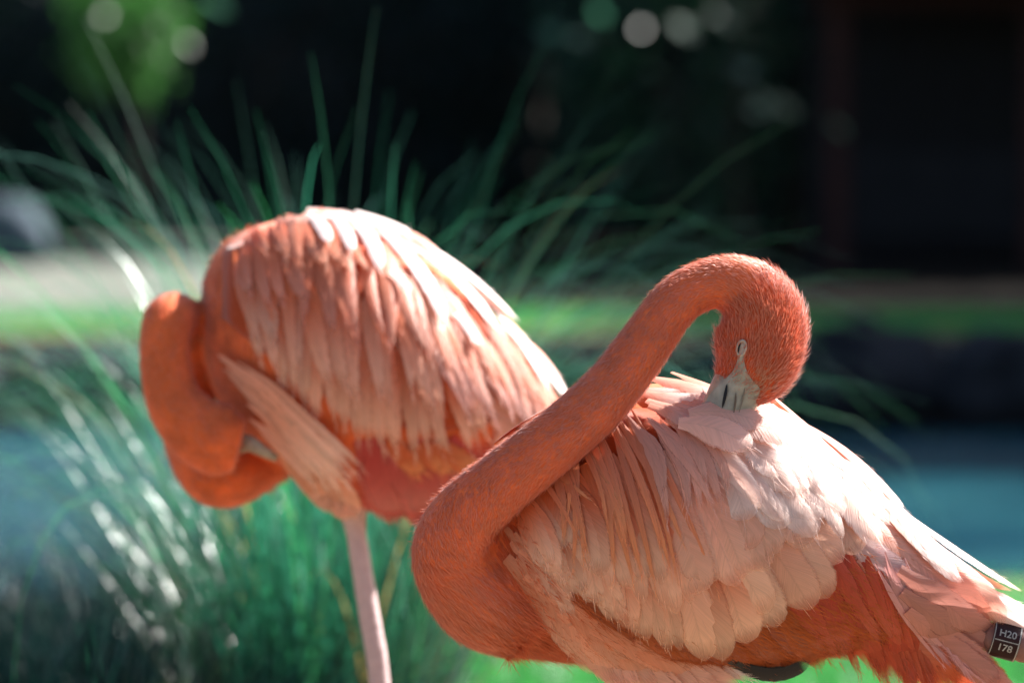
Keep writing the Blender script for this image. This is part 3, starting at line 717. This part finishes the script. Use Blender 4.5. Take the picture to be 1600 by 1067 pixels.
nearbill = ishead * np.exp(-(((px - 1188) / 26) ** 2 + ((py - 600) / 22) ** 2)); c = mixc(c, np.array((.45, .24, .12)), (.7 * nearbill)[:, None])
wd_ = np.where(bcol, .0009, .00062) * rng.uniform(.7, 1.3, len(p)); tl_ = np.where(ishead, .46, np.where(isneck, .30, .12)) * rng.uniform(.6, 1.3, len(p)); ct_ = np.clip(mixc(c, np.array((.95, .55, .40)), np.where(bcol, .04, .26)[:, None]), 0, 1)
for nm, q, mt in (('down', ~bcol, 'down'), ('flank_down', bcol, 'flankdown')):
    strands(body, nm, p[q], n[q], dirn[q], L[q], wd_[q], tl_[q], c[q], ct_[q], mt)
tk = isneck & (rng.uniform(size=len(p)) < np.where(ishead, .22, .04)); q = tk.nonzero()[0]
tc_ = c[q]
strands(body, 'down_tufts', p[q], n[q], dirn[q], np.where(ishead[q], .0105, .0085) * rng.uniform(.7, 1.3, len(q)), np.full(len(q), .0007), np.where(ishead[q], .8, .6) * rng.uniform(.7, 1.2, len(q)), tc_, np.clip(mixc(tc_, np.array((.9, .5, .36)), .25), 0, 1), 'tuft')

# bill, lore, nostril, closed eye
bl = neck_loft(DF, [(1172, 566, -.088, 34, .55), (1153, 605, -.092, 40, .58), (1132, 642, -.095, 36, .6), (1110, 684, -.09, 31, .6), (1092, 728, -.075, 22, .6), (1088, 760, -.06, 8, .6)], 30, 24)
cb = np.tile(np.array((.28, .265, .225)), (len(bl[0]), 1)); bx_, by_, _ = P2(bl[0]); cb = mixc(cb, np.array((.36, .25, .18)), sm(-bx_ - by_ * .3, -1320, -1290)[:, None])
bill = make('bill', bl[0], bl[1], M['bill'], fb, True, cb)
blbvh = BVHTree.FromPolygons([tuple(q) for q in bl[0]], bl[1])
def onhead(x, y, off):
    d = unit(W(x, y, 4.0) - CAM); best = 99
    for t_ in (fbvh, blbvh):
        h = t_.ray_cast(Vector(CAM), Vector(d))
        if h[0] is not None: best = min(best, h[3])
    if best > 4.2: best = 4.0
    return CAM + d * (best - off)
vv = np.linspace(0, 1, 16)
LB = spline([(1153, 556), (1151, 566), (1143, 582), (1126, 598), (1109, 616), (1099, 634), (1092, 652)], 16); RB = spline([(1163, 556), (1163, 566), (1168, 582), (1177, 596), (1188, 608), (1180, 630), (1164, 656)], 16)
g = np.array([[onhead(LB[i, 0] + (RB[i, 0] - LB[i, 0]) * u, LB[i, 1] + (RB[i, 1] - LB[i, 1]) * u, .0012 + .0024 * math.sin(math.pi * u)) for u in np.linspace(0, 1, 9)] for i in range(16)])
dist = np.linalg.norm(g - CAM, axis=-1)
for _ in range(6):
    d2 = dist.copy(); d2[1:-1, 1:-1] = (dist[:-2, 1:-1] + dist[2:, 1:-1] + dist[1:-1, :-2] + dist[1:-1, 2:] + dist[1:-1, 1:-1] * 2) / 6; dist = np.minimum(d2, dist + .0006)
g = CAM + unit(g - CAM) * dist[..., None]
I = np.arange(16 * 9).reshape(16, 9)
gc = np.tile(np.array((.29, .27, .22)), (144, 1)); gc = mixc(gc, np.array((.20, .205, .185)), sm(np.repeat(vv, 9), .55, 1)[:, None] * .8)
make('lore', g.reshape(-1, 3), np.stack([I[:-1, :-1], I[:-1, 1:], I[1:, 1:], I[1:, :-1]], -1).reshape(-1, 4), M['bill'], bill, True, gc)
def lens(name, path, hw, off, mat, parent, col=None):
    t_ = np.linspace(0, 1, 9); c_ = spline(path, 9); d_ = unit(np.gradient(c_, axis=0)); pr = np.stack([-d_[:, 1], d_[:, 0]], -1); w_ = np.sin(np.pi * t_) ** .7 * hw
    a_, b2 = c_ - pr * w_[:, None], c_ + pr * w_[:, None]
    v_ = np.array([onhead(*q, off) for q in a_] + [onhead(*q, off + .0005) for q in c_] + [onhead(*q, off) for q in b2])
    f_ = [(j * 9 + i, j * 9 + i + 1, j * 9 + i + 10, j * 9 + i + 9) for j in range(2) for i in range(8)]
    return make(name, v_, f_, mat, parent, True, None if col is None else np.tile(np.array(col), (27, 1)))
lens('nostril', [(1136, 599), (1133, 618), (1128, 639)], 2.6, .0042, M['black'], bill)
lens('bill_groove', [(1150, 612), (1149, 628), (1146, 648)], 1.6, .0042, M['leg'], bill, (.10, .07, .05))
lens('bill_groove', [(1164, 604), (1161, 622), (1154, 646)], 1.4, .0042, M['leg'], bill, (.16, .13, .10))
# eye
ev, ef = [], []
for i in range(24):
    a = 2 * math.pi * i / 24
    for j in range(6):
        b = 2 * math.pi * j / 6; rr = 1 + .24 * math.cos(b)
        ev.append(onhead(1158.5 + math.cos(a) * 7.2 * rr + math.sin(a) * 1.5, 544 - math.sin(a) * 11.5 * rr, .0018 + .0016 * math.sin(b) + .0004))
        ef.append((i * 6 + j, ((i + 1) % 24) * 6 + j, ((i + 1) % 24) * 6 + (j + 1) % 6, i * 6 + (j + 1) % 6))
eye = make('eyelid', ev, ef, M['bill'], fb, True, np.tile(np.array((.40, .32, .25)), (len(ev), 1)))
lens('lid', [(1155, 556), (1158.5, 544), (1162, 532)], 7.2, .0022, M['bill'], eye, (.34, .28, .23))
lens('eye_slit', [(1153.5, 552), (1154.5, 543), (1157.5, 535)], 1.3, .0034, M['black'], eye)

# near wing
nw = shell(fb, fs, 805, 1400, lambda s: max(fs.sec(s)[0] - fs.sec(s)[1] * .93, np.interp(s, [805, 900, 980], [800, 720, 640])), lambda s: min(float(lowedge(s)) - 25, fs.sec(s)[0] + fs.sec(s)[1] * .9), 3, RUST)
# flank feathers under the wing edge
row(nw, fs, [(845, 875), (930, 930), (1020, 965), (1120, 975), (1200, 950), (1260, 930)], [(930, 985), (1010, 1030), (1090, 1048), (1190, 1046), (1260, 1034), (1310, 1028)], 22, 24, 'oval', (.40, .078, .010), (.50, .105, .014), 0.3, 7, 5, 0, lift=3)
row(nw, fs, [(860, 880), (960, 940), (1090, 990), (1200, 960)], [(905, 950), (1000, 1005), (1140, 1040), (1260, 1020)], 14, 18, 'lance', (.32, .050, .007), (.42, .075, .010), 1.0, 7, 5, 0, lift=3)
# red drooping inner feathers
row(nw, fs, [(1210, 880), (1260, 870), (1310, 850), (1360, 850), (1400, 870)], [(1290, 1015), (1330, 1030), (1385, 1064), (1430, 1085), (1500, 1090)], 20, 26, 'lance', (.46, .035, .012), (.56, .085, .02), 1.2, 9, 9, 5, lift=3)
row(nw, fs, [(1290, 860), (1350, 850), (1400, 870)], [(1370, 1000), (1420, 1040), (1480, 1070)], 12, 13, 'lance', (.54, .06, .025), (.60, .11, .035), 2.4, 9, 14, 6, lift=4)
# tail and long flight feathers
tl = fs.loft(16, 14); tv = np.array([q for q in tl[0]])
tail = shell(fb, fs, 1330, 1590, lambda s: fs.sec(s)[0] - fs.sec(s)[1] * .6, lambda s: fs.sec(s)[0] + fs.sec(s)[1] * .6, 2, MAUVE); tail.name = 'tail'
for r, t, hw, c0, c1, ly in [((1330, 880), (1500, 1075), 40, MAUVE, ORANGE, 1.4), ((1380, 900), (1560, 1090), 42, MAUVE, (.70, .24, .12), 1.9), ((1340, 850), (1520, 1020), 40, (.62, .34, .33), MAUVE, 2.6),
                             ((1310, 820), (1450, 950), 30, (.64, .40, .40), (.62, .42, .42), 3.3), ((1330, 800), (1545, 975), 42, (.72, .34, .26), MAUVE, 3.8), ((1350, 790), (1566, 966), 36, PINK, (.76, .40, .30), 4.6),
                             ((1360, 790), (1500, 905), 24, MAUVE, PINK, 5.2), ((1400, 806), (1588, 938), 17, WHITE, (.66, .46, .30), 5.2), ((1430, 836), (1572, 938), 15, (.80, .5, .36), (.62, .44, .3), 5.8),
                             ((1480, 905), (1640, 985), 20, WHITE, WHITE, 2.5), ((1470, 890), (1615, 985), 16, WHITE, WHITE, 3.5), ((1420, 960), (1580, 1095), 40, (.70, .28, .16), ORANGE, 1.0)]:
    feather(tail, fs, r, t, hw, 'oval', c0, c1, ly, rng.normal() * 4 + 6, 4, .15)
for r, t in [((1395, 890), (1548, 978)), ((1400, 920), (1552, 1004)), ((1410, 945), (1548, 1030)), ((1430, 960), (1560, 1058)), ((1450, 975), (1600, 1085))]:
    feather(tail, fs, r, t, 26, 'oval', (.58, .24, .19), (.56, .25, .21), 7.5, 4, 4, .1)
row(tail, fs, [(1360, 860), (1430, 920)], [(1470, 1020), (1560, 1050)], 9, 8, 'lance', (.70, .34, .32), (.72, .36, .34), 5.2, 8, 10, 5, lift=6)
# coverts, lowest row first: fine ragged cream at the shoulder, broad rounded ones further back
row(nw, fs, [(800, 770), (850, 775), (910, 790), (970, 800), (1030, 800)], [(846, 880), (903, 922), (950, 955), (1000, 990), (1085, 1020)], 24, 24, 'oval', ORANGE, CREAM, 3.0, 8, 8, -4)
for r, t, hw, c0, c1, ly in [((1180, 750), (1372, 851), 30, PALE, CREAM, 2.6), ((1225, 740), (1338, 864), 30, ORANGE, PALE, 2.8), ((1170, 730), (1310, 876), 28, PINK, PALE, 3.4), ((1170, 780), (1290, 928), 34, PALE, (.80, .44, .30), 2.9), ((1135, 780), (1264, 944), 36, PINK, (.82, .46, .32), 3.4),
                             ((1110, 790), (1212, 972), 38, PALE, CREAM, 3.4), ((1075, 790), (1166, 998), 40, ORANGE, CREAM, 3.9), ((1040, 790), (1128, 1024), 34, ORANGE, CREAM, 4.2), ((1010, 790), (1100, 1024), 34, PINK, CREAM, 4.5), ((1060, 770), (1195, 950), 34, PALE, CREAM, 4.7)]:
    feather(nw, fs, r, t, hw, 'broad', c0, c1, ly, rng.normal() * 3 - 5, 5, .15)
row(nw, fs, [(805, 760), (860, 735), (930, 720), (1000, 720)], [(862, 850), (930, 890), (1010, 925), (1075, 960)], 18, 22, 'oval', ORANGE, CREAM, 4.8, 8, 14, -4)
row(nw, fs, [(1010, 730), (1080, 700), (1160, 700), (1230, 700)], [(1090, 930), (1160, 890), (1240, 850), (1330, 815)], 12, 36, 'broad', PINK, PALE, 5.4, 10, 16, -5, lift=6)
# long orange lances hanging from under the neck
row(nw, fs, [(835, 722), (880, 684), (925, 655), (980, 640)], [(892, 850), (940, 872), (1000, 890), (1066, 905)], 24, 7.5, 'lance', (.62, .17, .08), (.78, .30, .13), 7.0, 6, 30, -9, lift=2)
row(nw, fs, [(985, 672), (1060, 668)], [(1040, 800), (1135, 800)], 9, 13, 'lance', (.70, .30, .22), (.78, .40, .30), 7.6, 8, 16, -14)
# pale back and scapular feathers
row(nw, fs, [(1080, 690), (1130, 670), (1180, 660)], [(1180, 830), (1260, 810), (1310, 800)], 9, 32, 'broad', PINK, (.88, .66, .58), 6.4, 12, 20, -9, lift=8, edge=WHITE)
row(nw, fs, [(1040, 660), (1120, 650), (1190, 650), (1240, 690)], [(1150, 790), (1262, 780), (1340, 800), (1390, 840)], 13, 28, 'oval', PINK, (.88, .64, .55), 7.4, 12, 22, -9, lift=9, edge=WHITE)
row(nw, fs, [(1000, 640), (1080, 640), (1160, 640), (1230, 680)], [(1110, 700), (1210, 720), (1300, 760), (1370, 800)], 13, 20, 'oval', (.78, .36, .25), WHITE, 8.2, 9, 16, -7, lift=9)
row(nw, fs, [(1210, 660), (1290, 720), (1360, 780)], [(1345, 785), (1422, 858), (1494, 912)], 12, 19, 'oval', (.78, .36, .25), WHITE, 7.0, 8, 7, -4, lift=5)
row(nw, fs, [(960, 625), (1040, 612), (1120, 616), (1190, 640), (1260, 690), (1330, 750)], [(1060, 632), (1140, 642), (1226, 680), (1296, 738), (1366, 800), (1446, 866)], 20, 16, 'oval', (.78, .36, .25), WHITE, 8.0, 5, 3, -2, lift=1)
# feathers fluffed up over the tip of the bill
for r, t, hw, ly in [((1075, 668), (1175, 690), 30, 10), ((1060, 680), (1160, 720), 30, 9.5), ((1100, 672), (1215, 715), 26, 9.8)]:
    feather(nw, fs, r, t, hw, 'oval', (.80, .44, .34), (.80, .50, .42), ly + 4, -10, 9, .1)
# feathers at the shoulder and thigh
row(nw, fs, [(790, 820), (815, 850), (835, 880)], [(855, 905), (870, 930), (905, 960)], 7, 14, 'oval', (.72, .28, .16), PALE, 1.6, 5, 8, -3)
row(nw, fs, [(800, 870), (830, 900), (880, 950), (940, 990)], [(930, 1045), (985, 1080), (1060, 1082), (1150, 1075)], 15, 26, 'oval', (.72, .26, .14), (.82, .47, .35), 2.2, 7, 9, -5)
row(nw, fs, [(960, 1020), (1060, 1035)], [(1100, 1075), (1185, 1058)], 6, 16, 'lance', PALE, WHITE, 0.4, 6, 6, 0)
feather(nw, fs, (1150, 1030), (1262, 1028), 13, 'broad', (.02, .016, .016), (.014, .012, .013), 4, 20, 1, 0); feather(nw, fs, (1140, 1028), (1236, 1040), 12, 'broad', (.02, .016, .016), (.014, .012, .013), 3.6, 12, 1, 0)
barbs(nw, fs.k); barbs(tail, fs.k)
# far wing
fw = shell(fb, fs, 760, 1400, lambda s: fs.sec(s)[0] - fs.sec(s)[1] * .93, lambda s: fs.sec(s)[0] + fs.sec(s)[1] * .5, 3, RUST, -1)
row(fw, fs, [(735, 740), (790, 700), (860, 650)], [(800, 690), (880, 650), (960, 622)], 9, 18, 'oval', ORANGE, (.80, .40, .26), 3, 4, 4, 0, side=-1, edge=WHITE)
row(fw, fs, [(800, 760), (900, 760), (1000, 780), (1120, 780)], [(870, 900), (990, 960), (1120, 990), (1270, 920)], 14, 38, 'broad', ORANGE, CREAM, 3, 8, 8, -4, side=-1)
row(fw, fs, [(800, 690), (950, 650), (1100, 640), (1230, 690)], [(920, 800), (1080, 790), (1240, 780), (1380, 830)], 14, 34, 'broad', PINK, WHITE, 5, 8, 8, -4, side=-1)
row(fw, fs, [(950, 620), (1080, 612), (1200, 650), (1330, 752)], [(1060, 630), (1190, 650), (1310, 735), (1440, 845)], 12, 22, 'lance', PINK, WHITE, 2, 5, 5, 0, side=-1, lift=0)

# legs
g0 = np.array(fb.location); gl_ = float(g0[2])
leg = tube_part('leg', [W(1085, 1000, DF + .02), W(1088, 1120, DF + .02), np.array([g0[0] + .012, g0[1], gl_ + .36]), np.array([g0[0] + .004, g0[1], gl_ + .18]), g0 + [0, 0, .012]], [.022, .013, .017, .010, .010], M['leg'], fb, (.50, .26, .22), ringbump=.02)
foot(leg, g0, (.45, .22, .19))
lp = [(1530, 988, .02), (1546, 993, -.004), (1562, 998, -.014), (1620, 1014, -.014), (1760, 1062, -.01)]
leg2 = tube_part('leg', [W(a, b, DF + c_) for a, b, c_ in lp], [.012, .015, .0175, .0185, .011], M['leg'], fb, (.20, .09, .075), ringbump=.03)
fpos = W(1760, 1062, DF - .01); 
mb = MB()
for a in (-.5, 0, .5): mb.tube([fpos, fpos + RT * .03 - UP * .02 + FW * a * .03, fpos + RT * .07 - UP * .07 + FW * a * .05], [.009, .006, .003], 8)
v = np.array(mb.v); make('foot', v, mb.f, M['leg'], leg2, True, np.tile(np.array((.40, .2, .17)), (len(v), 1)))
# leg band with engraved number
A, B2 = W(1548, 994, DF - .014), W(1590, 1005, DF - .014); ax = unit(B2 - A); e1 = unit(-FW - ax * (-FW @ ax)); e2 = np.cross(ax, e1); e2 = e2 * np.sign(e2 @ UP)
ctr = (A + B2) / 2; hl = np.linalg.norm(B2 - A) / 2; RB_ = .0200
mb = MB(); v = []; n_ = 40
for (x, r) in [(-hl, RB_ - .002), (-hl, RB_), (hl, RB_), (hl, RB_ - .002)]:
    for j in range(n_): q = 2 * math.pi * j / n_; v.append(ctr + ax * x + r * (e1 * math.cos(q) + e2 * math.sin(q)))
mb.add(v, [(i * n_ + j, i * n_ + (j + 1) % n_, ((i + 1) % 4) * n_ + (j + 1) % n_, ((i + 1) % 4) * n_ + j) for i in range(4) for j in range(n_)])
mb.build('leg_band', M['band'], leg2)
def oncyl(pts2, r):
    pts2 = np.asarray(pts2, float); q = pts2[:, 1] / r
    return ctr + np.outer(pts2[:, 0], ax) + r * (np.outer(np.cos(q), e1) + np.outer(np.sin(q), e2))
def strip(x0, x1, y0, y1):
    ys = np.linspace(y0, y1, 14); v = np.concatenate([np.stack([np.full(14, x0), ys], -1), np.stack([np.full(14, x1), ys], -1)])
    make('band_engraving', oncyl(v, RB_ + .0004), np.array([(i, i + 1, 15 + i, 14 + i) for i in range(13)]), M['bandrim'], leg2)
strip(hl - .0018, hl - .0004, -.045, .045); strip(-hl + .0004, -hl + .0014, -.045, .045)
vb = oncyl([(x, y) for x in np.linspace(-hl + .002, hl - .002, 6) for y in (-.0006, .0006)], RB_ + .0004)
make('band_engraving', vb, np.array([(2 * i, 2 * i + 2, 2 * i + 3, 2 * i + 1) for i in range(5)]), M['bandrim'], leg2)
def lettering(txt, x, y, size):
    cu = bpy.data.curves.new('txt', 'FONT'); cu.body = txt; cu.size = size; cu.align_x = 'CENTER'; cu.align_y = 'CENTER'; cu.offset = size * .018
    o = bpy.data.objects.new('txt', cu); COL.objects.link(o); dg = bpy.context.evaluated_depsgraph_get(); dg.update()
    me = bpy.data.meshes.new_from_object(o.evaluated_get(dg)); v = np.array([q.co[:2] for q in me.vertices]); f = [tuple(q.vertices) for q in me.polygons]
    bpy.data.objects.remove(o); v = v + [x, y]
    make('band_lettering', oncyl(v, RB_ + .0006), f, M['bandrim'], leg2, False)
lettering('H20', 0, .0078, .0110); lettering('178', 0, -.0078, .0110)

# ------------------------------------------------------------------ flamingo with folded neck (behind, out of focus)
DB = 4.84
bs = Surf(DB, [(316, 440, 540, 40), (330, 408, 600, 90), (355, 380, 655, 130), (390, 358, 695, 165), (440, 343, 728, 195), (495, 340, 765, 212), (555, 350, 792, 215), (625, 378, 806, 205), (690, 428, 798, 180), (750, 484, 778, 145), (800, 540, 756, 110), (845, 592, 738, 75), (885, 640, 735, 45), (930, 690, 742, 20)])
gb = W(600, 1400, DB + .01); bb_loc = (gb[0], gb[1], float(gh(gb[0], gb[1])))
bb = empty('flamingo', bb_loc, 'flamingo with folded neck and tucked bill standing on one leg before the fountain grass', 'flamingo', 'flamingos resting on the bank')
bneck = [(470, 660, .06, 50, 1), (408, 716, .05, 48, 1), (342, 742, .0, 52, 1), (302, 690, .02, 46, 1), (292, 610, .035, 42, 1), (300, 540, .025, 39, 1), (285, 502, -.02, 37, 1), (263, 502, -.075, 39, 1), (258, 560, -.095, 39, 1), (272, 625, -.105, 43, 1), (305, 668, -.115, 52, .9), (345, 688, -.12, 56, .85), (375, 696, -.12, 42, .8)]
nv2, nf2, nc2, nr2, nt2 = neck_loft(DB, bneck, 100)
bv2, bf2, bn2 = fuse([bs.loft(), (nv2, nf2)], .0034, 6)
def masks2(p):
    px, py, D = P2(p); dn = np.full(len(p), 9.0); ki = np.zeros(len(p), int)
    for i in range(len(nc2)):
        q = np.linalg.norm(p - nc2[i], axis=1) / nr2[i]; k = q < dn; dn[k] = q[k]; ki[k] = i
    return px, py, D, (dn < 1.2) & (ki > 12), ki
def col2(px, py, neck):
    c = np.tile(np.array((.58, .11, .028)), (len(px), 1)); red = sm(py + (px - 560) * .1, 690, 740) * (~neck) * sm(px, 540, 580)
    return mixc(c, np.array((.50, .035, .03)), red[:, None])
px, py, D, isn, ki = masks2(bv2)
body2 = make('body', bv2, bf2, M['skin'], bb, True, col2(px, py, isn) * mot(bv2, 35, .28))
p, tri = sample(bv2, bf2, 42000); n = unit(bn2[tri].mean(1)); px, py, D, isn, ki = masks2(p)
keep = isn | (px < 400) | (py > 690); p, n, px, py, isn, ki = p[keep], n[keep], px[keep], py[keep], isn[keep], ki[keep]
dirn = np.where(isn[:, None], -nt2[ki], (RT * .6 - UP * .7)[None, :]); c = col2(px, py, isn) * rng.uniform(.75, 1.2, (len(p), 1)) * mot(p, 35, .28)
strands(body2, 'down', p, n, dirn, np.where(isn, .008, .010) * rng.uniform(.6, 1.3, len(p)), np.full(len(p), .0011), np.where(isn, .4, .2), c, np.clip(mixc(c, np.array((.9, .45, .3)), .3), 0, 1))
bl2 = neck_loft(DB, [(365, 694, -.095, 18, .6), (388, 692, -.108, 13, .6), (410, 704, -.11, 9, .6), (432, 716, -.10, 6, .6)], 20, 16)
make('bill', bl2[0], bl2[1], M['bill'], bb, True, np.tile(np.array((.30, .25, .19)), (len(bl2[0]), 1)))
le2 = lambda x: np.interp(x, [330, 400, 480, 546, 617, 688, 758, 860], [500, 560, 615, 665, 685, 695, 680, 680])
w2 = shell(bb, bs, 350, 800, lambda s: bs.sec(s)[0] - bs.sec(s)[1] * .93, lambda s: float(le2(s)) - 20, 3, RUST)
row(w2, bs, [(560, 690), (640, 690), (720, 690)], [(600, 815), (690, 820), (780, 790)], 14, 28, 'oval', (.50, .04, .035), (.62, .12, .09), .6, 8, 8, 0)
row(w2, bs, [(400, 440), (480, 470), (560, 500), (640, 510), (720, 540)], [(410, 580), (482, 628), (555, 682), (625, 700), (690, 712), (765, 690)][:6], 20, 22, 'lance', ORANGE, CREAM, 2.6, 6, 8, 3)
row(w2, bs, [(590, 690), (700, 700)], [(640, 735), (760, 735)], 6, 22, 'lance', ORANGE, (.78, .28, .10), 1.5, 6, 6, 0)
row(w2, bs, [(370, 400), (440, 400), (530, 420), (620, 430), (700, 480)], [(400, 530), (470, 575), (560, 620), (660, 640), (750, 655)], 18, 22, 'lance', (.66, .15, .045), (.82, .48, .35), 4.0, 8, 12, 4)
row(w2, bs, [(360, 400), (430, 370), (510, 370), (600, 390), (690, 450)], [(375, 470), (450, 490), (540, 530), (640, 570), (740, 610)], 15, 20, 'lance', (.66, .16, .06), (.72, .30, .20), 5.2, 8, 10, 4)
row(w2, bs, [(400, 362), (470, 350), (540, 355)], [(420, 410), (500, 420), (580, 440)], 12, 14, 'lance', ORANGE, (.80, .36, .22), 6.2, 6, 8, 2)
row(w2, bs, [(600, 430), (680, 470), (760, 540), (810, 590)], [(700, 630), (770, 660), (830, 680), (880, 690)], 16, 20, 'lance', (.74, .26, .13), (.80, .46, .40), 5.6, 8, 10, -4)
row(w2, bs, [(640, 420), (720, 480), (800, 560)], [(750, 590), (820, 640), (880, 670)], 9, 15, 'lance', ORANGE, (.78, .34, .22), 6.6, 6, 8, -6)
# white lances sweeping over the back
for r, t, hw, bow in [((480, 352), (512, 400), 12, -8), ((510, 352), (545, 412), 12, -10), ((525, 350), (586, 440), 14, -18), ((565, 360), (682, 520), 16, -20), ((604, 438), (630, 470), 9, -3), ((698, 502), (732, 550), 10, -4), ((560, 352), (700, 450), 18, -16),
                      ((620, 385), (760, 530), 18, -14), ((680, 425), (800, 560), 18, -12), ((730, 475), (835, 600), 18, -10), ((700, 440), (840, 620), 16, -14), ((770, 520), (870, 640), 16, -8), ((640, 390), (790, 520), 16, -10), ((480, 345), (600, 380), 16, -8), ((550, 350), (660, 410), 16, -8)]:
    feather(w2, bs, r, t, hw, 'oval', SNOW, SNOW, 8.0 + rng.uniform(-.5, .8), bow, 6, .1)
row(w2, bs, [(430, 366), (520, 354), (620, 385), (720, 460), (800, 540)], [(520, 350), (620, 380), (710, 450), (800, 545), (880, 640)], 16, 18, 'lance', PINK, SNOW, 7.0, 5, 5, -4)
# pale shoulder feathers in front
row(w2, bs, [(352, 545), (375, 565), (395, 600), (410, 640)], [(560, 720), (553, 738), (535, 748), (500, 742)], 17, 14, 'lance', (.78, .36, .24), (.90, .64, .53), 7.5, 9, 10, -6, lift=12, hj=.4)
row(w2, bs, [(430, 690), (480, 720), (520, 735)], [(505, 775), (540, 803), (566, 806)], 8, 18, 'oval', (.76, .32, .20), (.82, .46, .33), 3.0, 5, 4, 0)
barbs(w2, bs.k)
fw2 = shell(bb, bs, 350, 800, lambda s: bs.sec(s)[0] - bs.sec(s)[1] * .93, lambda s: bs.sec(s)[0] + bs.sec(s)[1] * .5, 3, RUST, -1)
row(fw2, bs, [(380, 390), (500, 370), (620, 400), (740, 490)], [(450, 540), (590, 590), (720, 620), (830, 650)], 14, 36, 'broad', ORANGE, PALE, 3, 6, 8, 0, side=-1)
row(fw2, bs, [(430, 350), (560, 352), (680, 425), (790, 535)], [(530, 360), (660, 410), (770, 520), (870, 640)], 10, 22, 'lance', PINK, WHITE, 5, 5, 5, 0, side=-1)
t2 = shell(bb, bs, 770, 925, lambda s: bs.sec(s)[0] - bs.sec(s)[1] * .6, lambda s: bs.sec(s)[0] + bs.sec(s)[1] * .6, 2, MAUVE); t2.name = 'tail'
row(t2, bs, [(740, 600), (780, 680)], [(930, 720), (900, 760)], 7, 26, 'oval', PINK, PALE, 2, 6, 8, 0)
g0 = np.array(bb_loc)
leg3 = tube_part('leg', [W(548, 770, DB), W(556, 830, DB), W(577, 960, DB), W(594, 1080, DB), np.array([g0[0] + .004, g0[1], g0[2] + .40]), np.array([g0[0] + .01, g0[1], g0[2] + .2]), g0 + [0, 0, .012]], [.026, .0125, .0135, .0135, .018, .011, .011], M['leg'], bb, (.46, .33, .33), ringbump=.015)
foot(leg3, g0, (.42, .24, .21))
